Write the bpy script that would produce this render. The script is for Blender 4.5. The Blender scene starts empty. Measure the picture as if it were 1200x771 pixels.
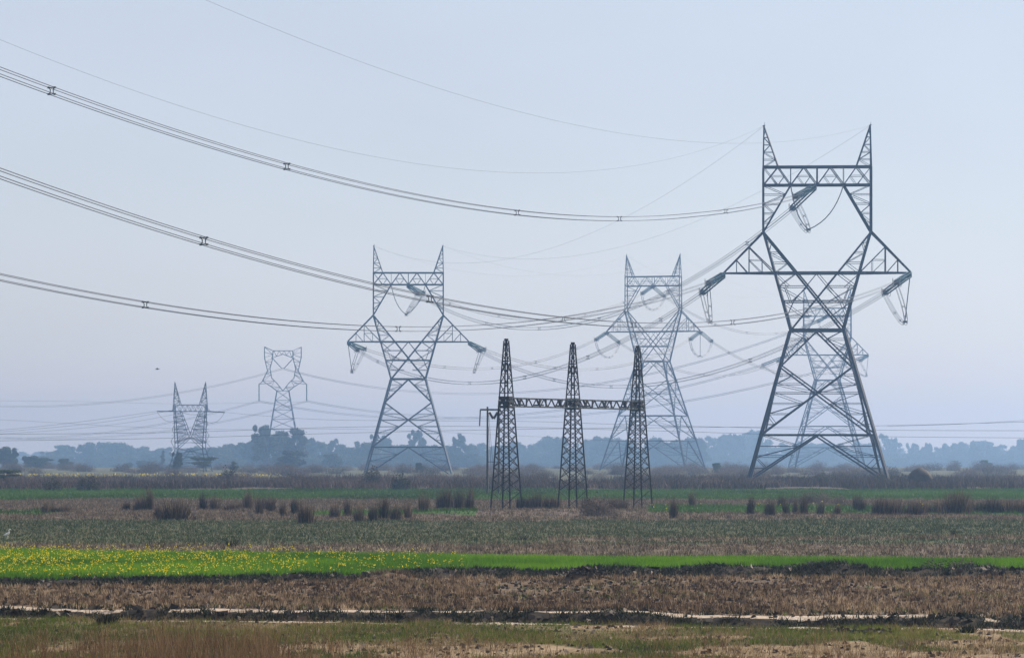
import bpy, bmesh, math, random
import numpy as np
from mathutils import Vector, Matrix

SC = bpy.context.scene
COL = SC.collection
R = math.radians
rng = np.random.default_rng(7)
random.seed(7)

# ------------------------------------------------------------------ camera, sky, sun, exposure
CAM_H = 3.7
cam_data = bpy.data.cameras.new('camera')
cam = bpy.data.objects.new('camera', cam_data)
COL.objects.link(cam)
cam.location = (0, 0, CAM_H)
cam.rotation_euler = (R(90), 0, 0)
cam_data.sensor_width = 36.0
cam_data.lens = 125.0
cam_data.shift_y = 149.5 / 1200
cam_data.clip_start = 0.5
cam_data.clip_end = 20000
SC.camera = cam

SUN_AZ, SUN_EL = 53.0, 33.0            # azimuth clockwise from the view direction (+Y)
world = bpy.data.worlds.new('World')
SC.world = world
world.use_nodes = True
wn = world.node_tree
bg = wn.nodes['Background']
sky = wn.nodes.new('ShaderNodeTexSky')
sky.sky_type = 'NISHITA'
sky.sun_disc = False
sky.sun_elevation = R(SUN_EL)
sky.sun_rotation = R(SUN_AZ)
sky.altitude = 100
sky.air_density = 1.0
sky.dust_density = 0.6
sky.ozone_density = 2.0
veil = wn.nodes.new('ShaderNodeMix'); veil.data_type = 'RGBA'      # thin high overcast: an even veil over the clear sky
veil.inputs[0].default_value = 0.70
veil.inputs[7].default_value = (4.38, 4.52, 5.2, 1)
wn.links.new(sky.outputs['Color'], veil.inputs[6])
# the veil is not quite even: broad faint streaks of high cloud
wtc = wn.nodes.new('ShaderNodeTexCoord'); wmp = wn.nodes.new('ShaderNodeMapping'); wmp.inputs['Scale'].default_value = (5, 5, 14)
wnz = wn.nodes.new('ShaderNodeTexNoise'); wnz.inputs['Scale'].default_value = 1.0; wnz.inputs['Detail'].default_value = 4; wnz.inputs['Roughness'].default_value = 0.5
wmr = wn.nodes.new('ShaderNodeMapRange'); wmr.inputs['To Min'].default_value = 0.90; wmr.inputs['To Max'].default_value = 1.10
wn.links.new(wtc.outputs['Generated'], wmp.inputs['Vector']); wn.links.new(wmp.outputs[0], wnz.inputs['Vector']); wn.links.new(wnz.outputs['Fac'], wmr.inputs['Value'])
whs = wn.nodes.new('ShaderNodeHueSaturation'); wn.links.new(wmr.outputs['Result'], whs.inputs['Value']); wn.links.new(veil.outputs[2], whs.inputs['Color'])
wn.links.new(whs.outputs['Color'], bg.inputs['Color'])
bg.inputs['Strength'].default_value = 0.087

sun_data = bpy.data.lights.new('sun', 'SUN')
sun_data.energy = 5.0
sun_data.angle = R(0.5)
sun_data.color = (1.0, 0.90, 0.76)
sun = bpy.data.objects.new('sun', sun_data)
COL.objects.link(sun)
_sd = Vector((math.sin(R(SUN_AZ)) * math.cos(R(SUN_EL)), math.cos(R(SUN_AZ)) * math.cos(R(SUN_EL)), math.sin(R(SUN_EL))))
sun.rotation_euler = _sd.to_track_quat('Z', 'Y').to_euler()
sun.location = (60, 30, 120)

SC.view_settings.view_transform = 'Standard'
SC.view_settings.look = 'None'
SC.view_settings.gamma = 1.0
SC.view_settings.exposure = 0.72
SC.cycles.volume_bounces = 2
SC.cycles.max_bounces = 6
SC.cycles.diffuse_bounces = 3
SC.cycles.use_denoising = True

HAZE_DENSITY = 0.00038

# ------------------------------------------------------------------ from photo measurements to metres
F = 1200 * 125 / 36
HY = 535.0
def P(px, py, D):
    return Vector(((px - 600) / F * D, D, CAM_H + (HY - py) / F * D))
def gd(py):
    return CAM_H * F / (py - HY)
def gp(px, py):
    D = gd(py)
    return ((px - 600) / F * D, D)

# ------------------------------------------------------------------ helpers
def tag(o, label=None, cat=None, group=None, kind=None):
    if label: o['label'] = label
    if cat: o['category'] = cat
    if group: o['group'] = group
    if kind: o['kind'] = kind
    return o
def thing(name, label, cat, loc=(0, 0, 0), rotz=0.0, group=None):
    o = bpy.data.objects.new(name, None)
    o.empty_display_size = 0.5
    COL.objects.link(o)
    o.location = loc
    o.rotation_euler = (0, 0, rotz)
    return tag(o, label, cat, group)
def link(name, mesh, parent=None):
    o = bpy.data.objects.new(name, mesh)
    COL.objects.link(o)
    if parent is not None: o.parent = parent
    return o
def copy_tree(o, parent=None):
    c = o.copy()
    COL.objects.link(c)
    c.parent = parent
    for ch in list(o.children): copy_tree(ch, c)
    return c

class MB:
    """collects vertices and faces of one mesh"""
    def __init__(s): s.v = []; s.f = []
    def add(s, v, f):
        n = len(s.v); s.v += [tuple(x) for x in v]; s.f += [tuple(i + n for i in q) for q in f]
    def bar(s, p, q, w, w2=None):
        p, q = Vector(p), Vector(q); d = q - p
        if d.length < 1e-6: return
        d.normalize()
        a = d.cross(Vector((0, 0, 1)))
        if a.length < 0.05: a = d.cross(Vector((0, 1, 0)))
        a.normalize(); b = d.cross(a)
        w2 = w if w2 is None else w2
        vs = []
        for e, r in ((p, w / 2), (q, w2 / 2)):
            for i, j in ((-1, -1), (1, -1), (1, 1), (-1, 1)): vs.append(e + a * (i * r) + b * (j * r))
        s.add(vs, [(0, 1, 5, 4), (1, 2, 6, 5), (2, 3, 7, 6), (3, 0, 4, 7), (3, 2, 1, 0), (4, 5, 6, 7)])
    def angle(s, p, q, w, flip=(1, 1)):
        """steel angle section (an L) from p to q"""
        p, q = Vector(p), Vector(q); d = (q - p).normalized()
        a = d.cross(Vector((0, 0, 1)))
        if a.length < 0.05: a = d.cross(Vector((0, 1, 0)))
        a.normalize(); b = d.cross(a); a *= flip[0]; b *= flip[1]
        t = w * 0.16; h = w / 2
        prof = [(-h, -h), (h, -h), (h, -h + t), (-h + t, -h + t), (-h + t, h), (-h, h)]
        vs = [e + a * x + b * y for e in (p, q) for x, y in prof]
        s.add(vs, [(i, (i + 1) % 6, (i + 1) % 6 + 6, i + 6) for i in range(6)] + [(5, 4, 3, 2, 1, 0), (6, 7, 8, 9, 10, 11)])
    def tube(s, pts, rad, n=6, cap=True):
        pts = [Vector(p) for p in pts]
        rad = rad if isinstance(rad, (list, tuple)) else [rad] * len(pts)
        base = len(s.v); m = len(pts)
        a = None
        for k, p in enumerate(pts):
            d = (pts[min(k + 1, m - 1)] - pts[max(k - 1, 0)]).normalized()
            if a is None:
                a = d.cross(Vector((0, 0, 1)))
                if a.length < 0.05: a = d.cross(Vector((0, 1, 0)))
            a = (a - d * a.dot(d)).normalized(); b = d.cross(a)
            for i in range(n):
                t = 2 * math.pi * i / n
                s.v.append(tuple(p + (a * math.cos(t) + b * math.sin(t)) * rad[k]))
        for k in range(m - 1):
            for i in range(n):
                j = (i + 1) % n
                s.f.append((base + k * n + i, base + k * n + j, base + (k + 1) * n + j, base + (k + 1) * n + i))
        if cap:
            s.f.append(tuple(base + i for i in range(n))[::-1]); s.f.append(tuple(base + (m - 1) * n + i for i in range(n)))
    def box(s, c, sx, sy, sz):
        x, y, z = c; sx /= 2; sy /= 2; sz /= 2
        s.add([(x - sx, y - sy, z - sz), (x + sx, y - sy, z - sz), (x + sx, y + sy, z - sz), (x - sx, y + sy, z - sz),
               (x - sx, y - sy, z + sz), (x + sx, y - sy, z + sz), (x + sx, y + sy, z + sz), (x - sx, y + sy, z + sz)],
              [(0, 3, 2, 1), (4, 5, 6, 7), (0, 1, 5, 4), (1, 2, 6, 5), (2, 3, 7, 6), (3, 0, 4, 7)])
    def mesh(s, name, mat, smooth=False):
        me = bpy.data.meshes.new(name)
        me.from_pydata(s.v, [], s.f); me.update()
        me.materials.append(mat)
        if smooth: me.polygons.foreach_set('use_smooth', [True] * len(me.polygons))
        return me
    def build(s, name, mat, parent=None, smooth=False):
        return link(name, s.mesh(name, mat, smooth), parent)

def np_mesh(name, V, Fc, mat, tint=None, smooth=False):
    """V (n,3), Fc (m,k) all faces with k corners, tint per vertex"""
    me = bpy.data.meshes.new(name)
    V = np.ascontiguousarray(V, dtype=np.float32); Fc = np.ascontiguousarray(Fc, dtype=np.int32)
    m, k = Fc.shape
    me.vertices.add(len(V)); me.vertices.foreach_set('co', V.ravel())
    me.loops.add(m * k); me.loops.foreach_set('vertex_index', Fc.ravel())
    me.polygons.add(m); me.polygons.foreach_set('loop_start', np.arange(0, m * k, k, dtype=np.int32))
    me.update(calc_edges=True)
    if tint is not None:
        at = me.attributes.new('tint', 'FLOAT', 'POINT'); at.data.foreach_set('value', np.ascontiguousarray(tint, dtype=np.float32))
    if smooth: me.polygons.foreach_set('use_smooth', np.ones(m, dtype=bool))
    for mm in (mat if isinstance(mat, list) else [mat]): me.materials.append(mm)
    return me

# ---- value noise on the plan
def vnoise(x, y, scale, seed):
    x = np.asarray(x, float) / scale; y = np.asarray(y, float) / scale
    xi = np.floor(x).astype(np.int64); yi = np.floor(y).astype(np.int64)
    fx = x - xi; fy = y - yi
    fx = fx * fx * (3 - 2 * fx); fy = fy * fy * (3 - 2 * fy)
    def h(i, j):
        n = (i * 374761393 + j * 668265263 + seed * 2147483647) & 0xffffffff
        n = ((n ^ (n >> 13)) * 1274126177) & 0xffffffff
        n = n ^ (n >> 16)
        return (n & 0xffff) / 65535.0
    return (h(xi, yi) * (1 - fx) + h(xi + 1, yi) * fx) * (1 - fy) + (h(xi, yi + 1) * (1 - fx) + h(xi + 1, yi + 1) * fx) * fy
def fnoise(x, y, scale, seed, octs=3):
    t = 0; a = 1; n = 0
    for o in range(octs):
        t = t + a * vnoise(x, y, scale / 2 ** o, seed + o * 17); n += a; a *= 0.5
    return t / n

# ------------------------------------------------------------------ materials
def new_mat(name):
    m = bpy.data.materials.new(name); m.use_nodes = True
    nt = m.node_tree; b = nt.nodes['Principled BSDF']
    return m, nt, b
def simple(name, c, rough=0.6, metal=0.0, var=0.25, scale=3.0, spec=0.5):
    m, nt, b = new_mat(name)
    tc = nt.nodes.new('ShaderNodeTexCoord'); nz = nt.nodes.new('ShaderNodeTexNoise')
    nz.inputs['Scale'].default_value = scale; nz.inputs['Detail'].default_value = 4
    nt.links.new(tc.outputs['Object'], nz.inputs['Vector'])
    rp = nt.nodes.new('ShaderNodeValToRGB')
    rp.color_ramp.elements[0].position = 0.3; rp.color_ramp.elements[1].position = 0.7
    rp.color_ramp.elements[0].color = tuple(x * (1 - var) for x in c) + (1,)
    rp.color_ramp.elements[1].color = tuple(min(1, x * (1 + var)) for x in c) + (1,)
    nt.links.new(nz.outputs['Fac'], rp.inputs['Fac']); nt.links.new(rp.outputs['Color'], b.inputs['Base Color'])
    b.inputs['Roughness'].default_value = rough; b.inputs['Metallic'].default_value = metal
    b.inputs['Specular IOR Level'].default_value = spec
    return m
def veg(name, cols, trans=0.3, rnd=0.35):
    """leaf and stalk material: the tint attribute picks along the colour ramp, each object varies a little"""
    m, nt, b = new_mat(name)
    at = nt.nodes.new('ShaderNodeAttribute'); at.attribute_name = 'tint'
    oi = nt.nodes.new('ShaderNodeObjectInfo')
    rp = nt.nodes.new('ShaderNodeValToRGB')
    while len(rp.color_ramp.elements) < len(cols): rp.color_ramp.elements.new(0.5)
    for i, c in enumerate(cols):
        rp.color_ramp.elements[i].position = i / (len(cols) - 1); rp.color_ramp.elements[i].color = tuple(c) + (1,)
    nt.links.new(at.outputs['Fac'], rp.inputs['Fac'])
    mr = nt.nodes.new('ShaderNodeMapRange'); mr.inputs['To Min'].default_value = 1 - rnd; mr.inputs['To Max'].default_value = 1 + rnd
    nt.links.new(oi.outputs['Random'], mr.inputs['Value'])
    hs = nt.nodes.new('ShaderNodeHueSaturation')
    nt.links.new(mr.outputs['Result'], hs.inputs['Value']); nt.links.new(rp.outputs['Color'], hs.inputs['Color'])
    nt.links.new(hs.outputs['Color'], b.inputs['Base Color'])
    b.inputs['Roughness'].default_value = 0.75; b.inputs['Specular IOR Level'].default_value = 0.2
    tr = nt.nodes.new('ShaderNodeBsdfTranslucent'); mx = nt.nodes.new('ShaderNodeMixShader')
    nt.links.new(hs.outputs['Color'], tr.inputs['Color']); mx.inputs[0].default_value = trans
    nt.links.new(b.outputs[0], mx.inputs[1]); nt.links.new(tr.outputs[0], mx.inputs[2])
    nt.links.new(mx.outputs[0], nt.nodes['Material Output'].inputs['Surface'])
    return m
def soil(name, cols, scale=0.6, stretch=(1, 1), scale2=7.0, bump=0.25, mixw=0.5):
    """ground: two noises mixed into a ramp of soil and litter colours"""
    m, nt, b = new_mat(name)
    tc = nt.nodes.new('ShaderNodeTexCoord'); mp = nt.nodes.new('ShaderNodeMapping')
    mp.inputs['Scale'].default_value = (stretch[0], stretch[1], 1)
    nt.links.new(tc.outputs['Object'], mp.inputs['Vector'])
    n1 = nt.nodes.new('ShaderNodeTexNoise'); n1.inputs['Scale'].default_value = scale; n1.inputs['Detail'].default_value = 5; n1.inputs['Roughness'].default_value = 0.65
    n2 = nt.nodes.new('ShaderNodeTexNoise'); n2.inputs['Scale'].default_value = scale2; n2.inputs['Detail'].default_value = 3
    for n in (n1, n2): nt.links.new(mp.outputs[0], n.inputs['Vector'])
    mx = nt.nodes.new('ShaderNodeMix'); mx.data_type = 'FLOAT'; mx.inputs[0].default_value = mixw
    nt.links.new(n1.outputs['Fac'], mx.inputs[2]); nt.links.new(n2.outputs['Fac'], mx.inputs[3])
    rp = nt.nodes.new('ShaderNodeValToRGB')
    while len(rp.color_ramp.elements) < len(cols): rp.color_ramp.elements.new(0.5)
    for i, c in enumerate(cols):
        rp.color_ramp.elements[i].position = 0.34 + 0.32 * i / (len(cols) - 1); rp.color_ramp.elements[i].color = tuple(c) + (1,)
    nt.links.new(mx.outputs[0], rp.inputs['Fac']); nt.links.new(rp.outputs['Color'], b.inputs['Base Color'])
    b.inputs['Roughness'].default_value = 0.95; b.inputs['Specular IOR Level'].default_value = 0.1
    bp = nt.nodes.new('ShaderNodeBump'); bp.inputs['Strength'].default_value = bump; bp.inputs['Distance'].default_value = 0.1
    nt.links.new(n2.outputs['Fac'], bp.inputs['Height']); nt.links.new(bp.outputs[0], b.inputs['Normal'])
    return m

M = {}
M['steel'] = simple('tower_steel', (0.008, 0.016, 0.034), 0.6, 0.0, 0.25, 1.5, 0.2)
M['steel_far'] = simple('haze_tinted_far_tower_steel', (0.03, 0.062, 0.11), 0.6, 0.0, 0.2, 1.5, 0.3)  # farther towers: haze fading painted in as a lighter, bluer steel colour
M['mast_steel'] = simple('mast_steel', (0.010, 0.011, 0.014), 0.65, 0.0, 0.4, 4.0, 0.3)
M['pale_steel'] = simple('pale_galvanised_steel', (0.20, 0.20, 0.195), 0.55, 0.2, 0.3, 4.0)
M['glass'] = simple('teal_insulator_glass', (0.008, 0.08, 0.105), 0.4, 0.0, 0.2, 2.0, 0.15)
M['fitting'] = simple('line_fitting_metal', (0.10, 0.11, 0.12), 0.45, 0.6, 0.2, 5.0)
M['wire'] = simple('conductor_aluminium', (0.045, 0.045, 0.05), 0.6, 0.3, 0.15, 0.3)
M['wood'] = simple('weathered_pole', (0.05, 0.045, 0.042), 0.8, 0.0, 0.3, 3.0)
M['concrete'] = simple('footing_concrete', (0.28, 0.27, 0.25), 0.9, 0.0, 0.2, 4.0)
M['bark'] = simple('bark', (0.10, 0.08, 0.065), 0.9, 0.0, 0.3, 2.0)
M['feather_white'] = simple('white_feathers', (0.75, 0.74, 0.70), 0.8, 0.0, 0.05, 8.0)
M['feather_dark'] = simple('dark_feathers', (0.06, 0.055, 0.05), 0.8, 0.0, 0.2, 8.0)
M['straw_heap'] = veg('haystack_straw', [(0.03, 0.024, 0.018), (0.065, 0.048, 0.033), (0.12, 0.09, 0.06)], 0.1)

M['leaf_dark'] = veg('leaf_dark', [(0.03, 0.045, 0.018), (0.055, 0.078, 0.03), (0.09, 0.115, 0.045)], 0.2)
M['leaf_mid'] = veg('leaf_mid', [(0.035, 0.05, 0.022), (0.065, 0.088, 0.038), (0.10, 0.12, 0.055)], 0.25)
M['leaf_bush'] = veg('leaf_bush', [(0.025, 0.024, 0.018), (0.06, 0.052, 0.036), (0.105, 0.088, 0.06)], 0.2)
M['leaf_bush_brown'] = veg('leaf_bush_brown', [(0.05, 0.038, 0.032), (0.11, 0.083, 0.065), (0.18, 0.14, 0.105)], 0.2)
M['reed'] = veg('dry_reed', [(0.024, 0.017, 0.012), (0.075, 0.053, 0.034), (0.22, 0.16, 0.10)], 0.25, 0.5)
M['wheat'] = veg('wheat_blade', [(0.04, 0.11, 0.003), (0.085, 0.20, 0.004), (0.15, 0.28, 0.008)], 0.4, 0.0)
M['crop'] = veg('far_crop_leaf', [(0.03, 0.05, 0.012), (0.042, 0.095, 0.012), (0.075, 0.15, 0.022)], 0.3, 0.0)
M['mustard'] = veg('mustard_flower', [(0.55, 0.42, 0.01), (0.75, 0.62, 0.02)], 0.3, 0.0)
M['mustard_stem'] = veg('mustard_stem', [(0.04, 0.10, 0.015), (0.08, 0.15, 0.03)], 0.3, 0.0)
M['grass'] = veg('meadow_grass', [(0.035, 0.058, 0.006), (0.085, 0.115, 0.012), (0.17, 0.155, 0.04)], 0.4, 0.0)
M['dry_grass'] = veg('dry_grass', [(0.07, 0.045, 0.022), (0.17, 0.115, 0.055), (0.30, 0.22, 0.12)], 0.3, 0.0)
M['rusty'] = veg('rusty_grass', [(0.05, 0.028, 0.014), (0.13, 0.075, 0.034), (0.25, 0.165, 0.085)], 0.3, 0.0)
M['stubble'] = veg('rice_stubble', [(0.038, 0.024, 0.014), (0.18, 0.118, 0.068), (0.50, 0.385, 0.25)], 0.25, 0.0)
M['fallow'] = veg('fallow_tuft', [(0.026, 0.044, 0.016), (0.072, 0.088, 0.038), (0.30, 0.245, 0.165)], 0.25, 0.0)
M['straw'] = veg('straw_tuft', [(0.045, 0.034, 0.022), (0.12, 0.09, 0.06), (0.31, 0.245, 0.17)], 0.25, 0.0)
M['scrub_grass'] = veg('scrub_grass', [(0.03, 0.022, 0.016), (0.075, 0.05, 0.038), (0.14, 0.10, 0.075)], 0.2, 0.0)
M['weed'] = veg('bund_weed', [(0.010, 0.012, 0.006), (0.026, 0.032, 0.012), (0.06, 0.065, 0.025)], 0.2, 0.0)
M['clod'] = veg('soil_clod', [(0.03, 0.024, 0.018), (0.07, 0.053, 0.04), (0.16, 0.125, 0.095)], 0.0, 0.0)

G = {}
G['meadow'] = soil('meadow_ground', [(0.035, 0.038, 0.010), (0.07, 0.068, 0.02), (0.13, 0.095, 0.048), (0.19, 0.14, 0.08)], 0.5, (1, 0.6), 6)
G['bare'] = soil('bare_tan_earth', [(0.10, 0.068, 0.034), (0.18, 0.128, 0.072), (0.31, 0.24, 0.155)], 0.9, (1, 0.7), 8)
G['pale'] = soil('pale_dry_clay', [(0.20, 0.15, 0.105), (0.36, 0.29, 0.225), (0.50, 0.42, 0.34)], 1.2, (1, 0.6), 9)
G['bund'] = soil('dark_bund_earth', [(0.014, 0.011, 0.008), (0.03, 0.024, 0.017), (0.07, 0.053, 0.038)], 1.2, (1, 1), 8)
G['stubble'] = soil('stubble_soil', [(0.04, 0.026, 0.016), (0.105, 0.07, 0.042), (0.20, 0.138, 0.085)], 0.8, (1, 0.4), 7)
G['wheat'] = soil('wheat_soil', [(0.035, 0.07, 0.004), (0.06, 0.12, 0.006), (0.09, 0.16, 0.010)], 0.5, (1, 0.3), 5)
G['fallow'] = soil('fallow_ground', [(0.03, 0.044, 0.016), (0.056, 0.066, 0.028), (0.11, 0.09, 0.052)], 0.25, (1, 0.35), 3)
G['straw'] = soil('straw_litter', [(0.04, 0.032, 0.02), (0.09, 0.07, 0.046), (0.19, 0.148, 0.105)], 0.35, (1, 0.35), 3)
G['tan'] = soil('tan_soil', [(0.045, 0.036, 0.027), (0.095, 0.072, 0.055), (0.17, 0.13, 0.105)], 0.35, (1, 0.3), 2)
G['crop'] = soil('far_green_crop', [(0.03, 0.055, 0.014), (0.04, 0.085, 0.016), (0.06, 0.11, 0.024)], 0.12, (1, 0.3), 1.5)
G['scrub'] = soil('scrub_ground', [(0.04, 0.032, 0.022), (0.07, 0.052, 0.038), (0.11, 0.085, 0.062)], 0.06, (1, 0.3), 1)
G['yellow'] = soil('flowering_far_crop', [(0.07, 0.11, 0.025), (0.14, 0.15, 0.03), (0.24, 0.21, 0.035)], 0.05, (1, 0.3), 1)
G['far'] = soil('far_plain', [(0.05, 0.055, 0.03), (0.07, 0.075, 0.04), (0.10, 0.095, 0.06)], 0.02, (1, 0.3), 0.3)

# ------------------------------------------------------------------ terrain
def tab(*pts):
    xs = np.array([p[0] for p in pts], float); ys = np.array([p[1] for p in pts], float)
    return lambda a: np.interp(a, xs, ys)
ditch_line = tab((0, 720), (170, 722.5), (400, 724), (600, 726), (800, 728), (1000, 730.5), (1200, 733))
bund_line = tab((0, 685), (200, 683.5), (400, 679), (520, 675.5), (600, 675), (800, 675.5), (1000, 675), (1200, 673.5))
bund_high = tab((0, .12), (380, .16), (430, .10), (520, .26), (640, .17), (700, .27), (780, .20), (830, .34), (930, .22), (985, .40), (1040, .17), (1090, .24), (1140, .27), (1200, .15))
wheat_far = tab((0, 649), (540, 655), (1200, 659))
def apx(x, y): return 600 + F * np.asarray(x) / np.maximum(np.asarray(y, float), 30.0)
def D_of(py): return CAM_H * F / (py - HY)
def height(x, y):
    x = np.asarray(x, float); y = np.asarray(y, float); a = apx(x, y)
    near = np.clip((y - 30) / 30, 0, 1)
    dp = np.clip((y - 1140) / 1300, 0, 1)
    z = (fnoise(x, y * 0.7, 5.0, 3) - 0.5) * 0.10 * near + (fnoise(x, y, 0.9, 11, 2) - 0.5) * 0.05 * np.clip(1.6 - y / 150, 0.15, 1)
    z = z - 5.5 * dp * dp * (3 - 2 * dp)      # the plain falls gently away towards the woods
    yd = D_of(ditch_line(a)) + (vnoise(x, y * 0, 4.0, 5) - 0.5) * 2.0 + (vnoise(x, y * 0, .9, 8) - .5) * 0.16
    ed = y - yd
    st = np.clip((ed + .75 + .5 * (fnoise(x, y, .8, 14) - .5)) / .95, 0, 1); st = st * st * (3 - 2 * st) * np.clip(1 - (ed - 1.2) / 9, 0, 1)
    z = z + (0.09 + 0.17 * fnoise(x, y * .2, 2.6, 9, 3)) * st + 0.05 * (fnoise(x, y, .45, 15, 2) - .5) * np.exp(-(ed / 1.2) ** 2) - 0.05 * np.exp(-((ed + .7) / .5) ** 2)
    yb = D_of(bund_line(a)) + (vnoise(x, y * 0, 4.0, 6) - 0.5) * 1.4
    hb = bund_high(a) * (0.65 + 0.7 * fnoise(x, y * .5, 1.4, 21, 3))
    z = z + hb * np.exp(-np.abs((y - yb) / 0.75) ** 2.4)
    # earth mound under the switching gantry
    z = z + 0.35 * np.exp(-(((x - 1.4) / 9) ** 2 + ((y - 226) / 9) ** 2)) * (0.7 + 0.6 * fnoise(x, y, 2.0, 31))
    for mx_, my_, mh, mw in MOUNDS:
        z = z + mh * np.exp(-(((x - mx_) / mw) ** 2 + ((y - my_) / (mw * 0.9)) ** 2)) * (0.75 + 0.5 * fnoise(x, y, 0.5, 41))
    return z
MOUNDS = []
for px, py, h, w in ((458, 680, .30, .75), (685, 684, .34, .70), (850, 668, .12, 2.0), (1255, 690, .2, 1.)):
    _x, _y = gp(px, py); MOUNDS.append((_x, _y, h, w))

ZN = ['meadow', 'bare', 'pale', 'bund', 'stubble', 'wheat', 'fallow', 'straw', 'tan', 'crop', 'scrub', 'yellow', 'far']
ZI = {n: i for i, n in enumerate(ZN)}
BARE = [(640, 764, 110, 7), (800, 747, 70, 3.5), (1000, 752, 70, 3), (690, 736, 120, 2.5), (430, 757, 50, 3), (90, 761, 60, 4), (940, 765, 90, 5), (1130, 755, 60, 4)]
def bare_mask(x, y):
    a = apx(x, y); d = np.asarray(y, float)
    n = fnoise(x, y * 0.45, 2.2, 51, 3)
    py = HY + CAM_H * F / np.maximum(d, 40)
    t = np.interp(a, [0, 330, 420, 520, 640, 800, 1200], [0.84, 0.84, 0.76, 0.70, 0.68, 0.70, 0.71])
    t = t - 0.16 * np.clip((py - 752) / 12, 0, 1) * np.clip((a - 380) / 120, 0, 1) + 0.3 * np.exp(-((py - 742) / 5) ** 2) * np.clip((900 - a) / 150, 0, 1)
    for ex, ey, ew, eh in BARE:
        t = t - .34 * np.exp(-((a - ex) / ew) ** 2 - ((py - ey) / eh) ** 2)
    return n > t
def zone(x, y):
    x = np.asarray(x, float); y = np.asarray(y, float); a = apx(x, y)
    j = (fnoise(x, y, 2.5, 61, 3) - 0.5)
    jw = (fnoise(x, y * .25, 11.0, 63, 4) - 0.5)
    z = np.full(x.shape, ZI['meadow'])
    z[bare_mask(x, y)] = ZI['bare']
    yd = D_of(ditch_line(a)) + (vnoise(x, y * 0, 4.0, 5) - 0.5) * 2.0 + (vnoise(x, y * 0, .9, 8) - .5) * 0.16
    e = y - yd
    brk = fnoise(x, y * 0.3, 1.6, 71, 2)
    z[(e > -2.1 + j) & (e <= -0.55) & (brk > 0.36)] = ZI['pale']
    z[(e > -0.62) & (e <= 0.02)] = ZI['bund']
    z[(e > 0.02) & (e < 0.85 + j * 1.6)] = ZI['bund']
    lip = fnoise(x, y * .3, 1.9, 73, 3)
    z[(e > -.02 + j * .5) & (e < 0.75 + j * 2.2) & (lip > .37)] = ZI['pale']
    st = e >= 0.85 + j * 1.6
    z[st] = ZI['stubble']
    yb = D_of(bund_line(a)) + (vnoise(x, y * 0, 4.0, 6) - 0.5) * 1.4
    eb = y - yb
    z[(eb > -1.3 + j * 1.5)] = ZI['bund']
    z[(eb > 0.8 + j)] = ZI['wheat']
    dw = D_of(wheat_far(a))
    jj = j * 8 + jw * np.clip((y - 120) / 5, 0, 26)
    z[y > dw + j] = ZI['straw']
    z[y > D_of(637) + jj] = ZI['fallow']
    strip = (y > D_of(633) + jj) & (y < D_of(629) + jj) & (a > 640); z[strip] = ZI['straw']
    z[y > D_of(609.5) + jj * 1.2] = ZI['straw']
    z[y > D_of(605) + jj] = ZI['tan']
    z[(y > D_of(603) + jj) & (y < D_of(593) + jj) & (a > 760)] = ZI['crop']
    z[(y > D_of(604) + jj) & (y < D_of(599) + jj) & (a < 560) & (vnoise(x, y * 0, 9, 77) > 0.42)] = ZI['crop']
    z[y > D_of(585.5) + jj * .9] = ZI['crop']
    z[y > D_of(573.5) + jj * 1.1] = ZI['scrub']
    z[(y > D_of(566)) & (y < 560)] = ZI['scrub']
    z[y > 560 + jj * 3] = ZI['far']
    z[(y > 600 + jj * 3) & (y < 690) & (a < 330)] = ZI['yellow']
    z[(y > 440) & (y < 540) & (a > 640) & (a < 725) & (vnoise(x, y, 20, 5) > .3)] = ZI['crop']
    return z

ys = [-60, -30, 0, 20, 35, 48, 56]
y = 60.0
while y < 250: ys.append(y); y *= 1.0011 if 74 < y < 88 else 1.0024
while y < 520: ys.append(y); y *= 1.006
while y < 4500: ys.append(y); y *= 1.035
ys.append(4500.0)
ys = np.array(ys)
u = np.concatenate([[-40, -12, -5, -2.6, -1.6, -1.2], np.linspace(-1, 1, 231), [1.2, 1.6, 2.6, 5, 12, 40]])
wy = np.where(ys < 60, 10.4, 0.165 * ys + 0.5)
GX = np.clip(u[None, :] * wy[:, None], -950, 950)
wide = np.array([950 * (abs(v) / 40) ** 1 for v in u])
GX[:, 0] = -950; GX[:, -1] = 950
GX[:, 1] = np.minimum(GX[:, 1], (GX[:, 0] + GX[:, 2]) / 2) if False else (GX[:, 0] * .4 + GX[:, 2] * .6)
GX[:, -2] = (GX[:, -1] * .4 + GX[:, -3] * .6)
GY = np.repeat(ys[:, None], len(u), 1)
GZ = height(GX, GY)
nr, nc = GX.shape
idx = np.arange(nr * nc).reshape(nr, nc)
FC = np.stack([idx[:-1, :-1], idx[:-1, 1:], idx[1:, 1:], idx[1:, :-1]], -1).reshape(-1, 4)
VV = np.stack([GX, GY, GZ], -1).reshape(-1, 3)
cxy = VV[FC].mean(1)
ZF = zone(cxy[:, 0], cxy[:, 1])
GNAMES = {'meadow': 'meadow_ground', 'bare': 'bare_earth', 'pale': 'clay_path', 'bund': 'earth_bund', 'stubble': 'stubble_field', 'wheat': 'wheat_field',
          'fallow': 'fallow_field', 'straw': 'straw_field', 'tan': 'bare_field', 'crop': 'crop_field', 'scrub': 'scrub_ground', 'yellow': 'flowering_field', 'far': 'plain'}
gme = None
for zn in ZN:
    f = FC[ZF == ZI[zn]]
    if not len(f): continue
    uq, inv = np.unique(f, return_inverse=True)
    o = link(GNAMES[zn], np_mesh(GNAMES[zn], VV[uq], inv.reshape(-1, 4), G[zn], smooth=True))
    o['kind'] = 'structure'

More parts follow.
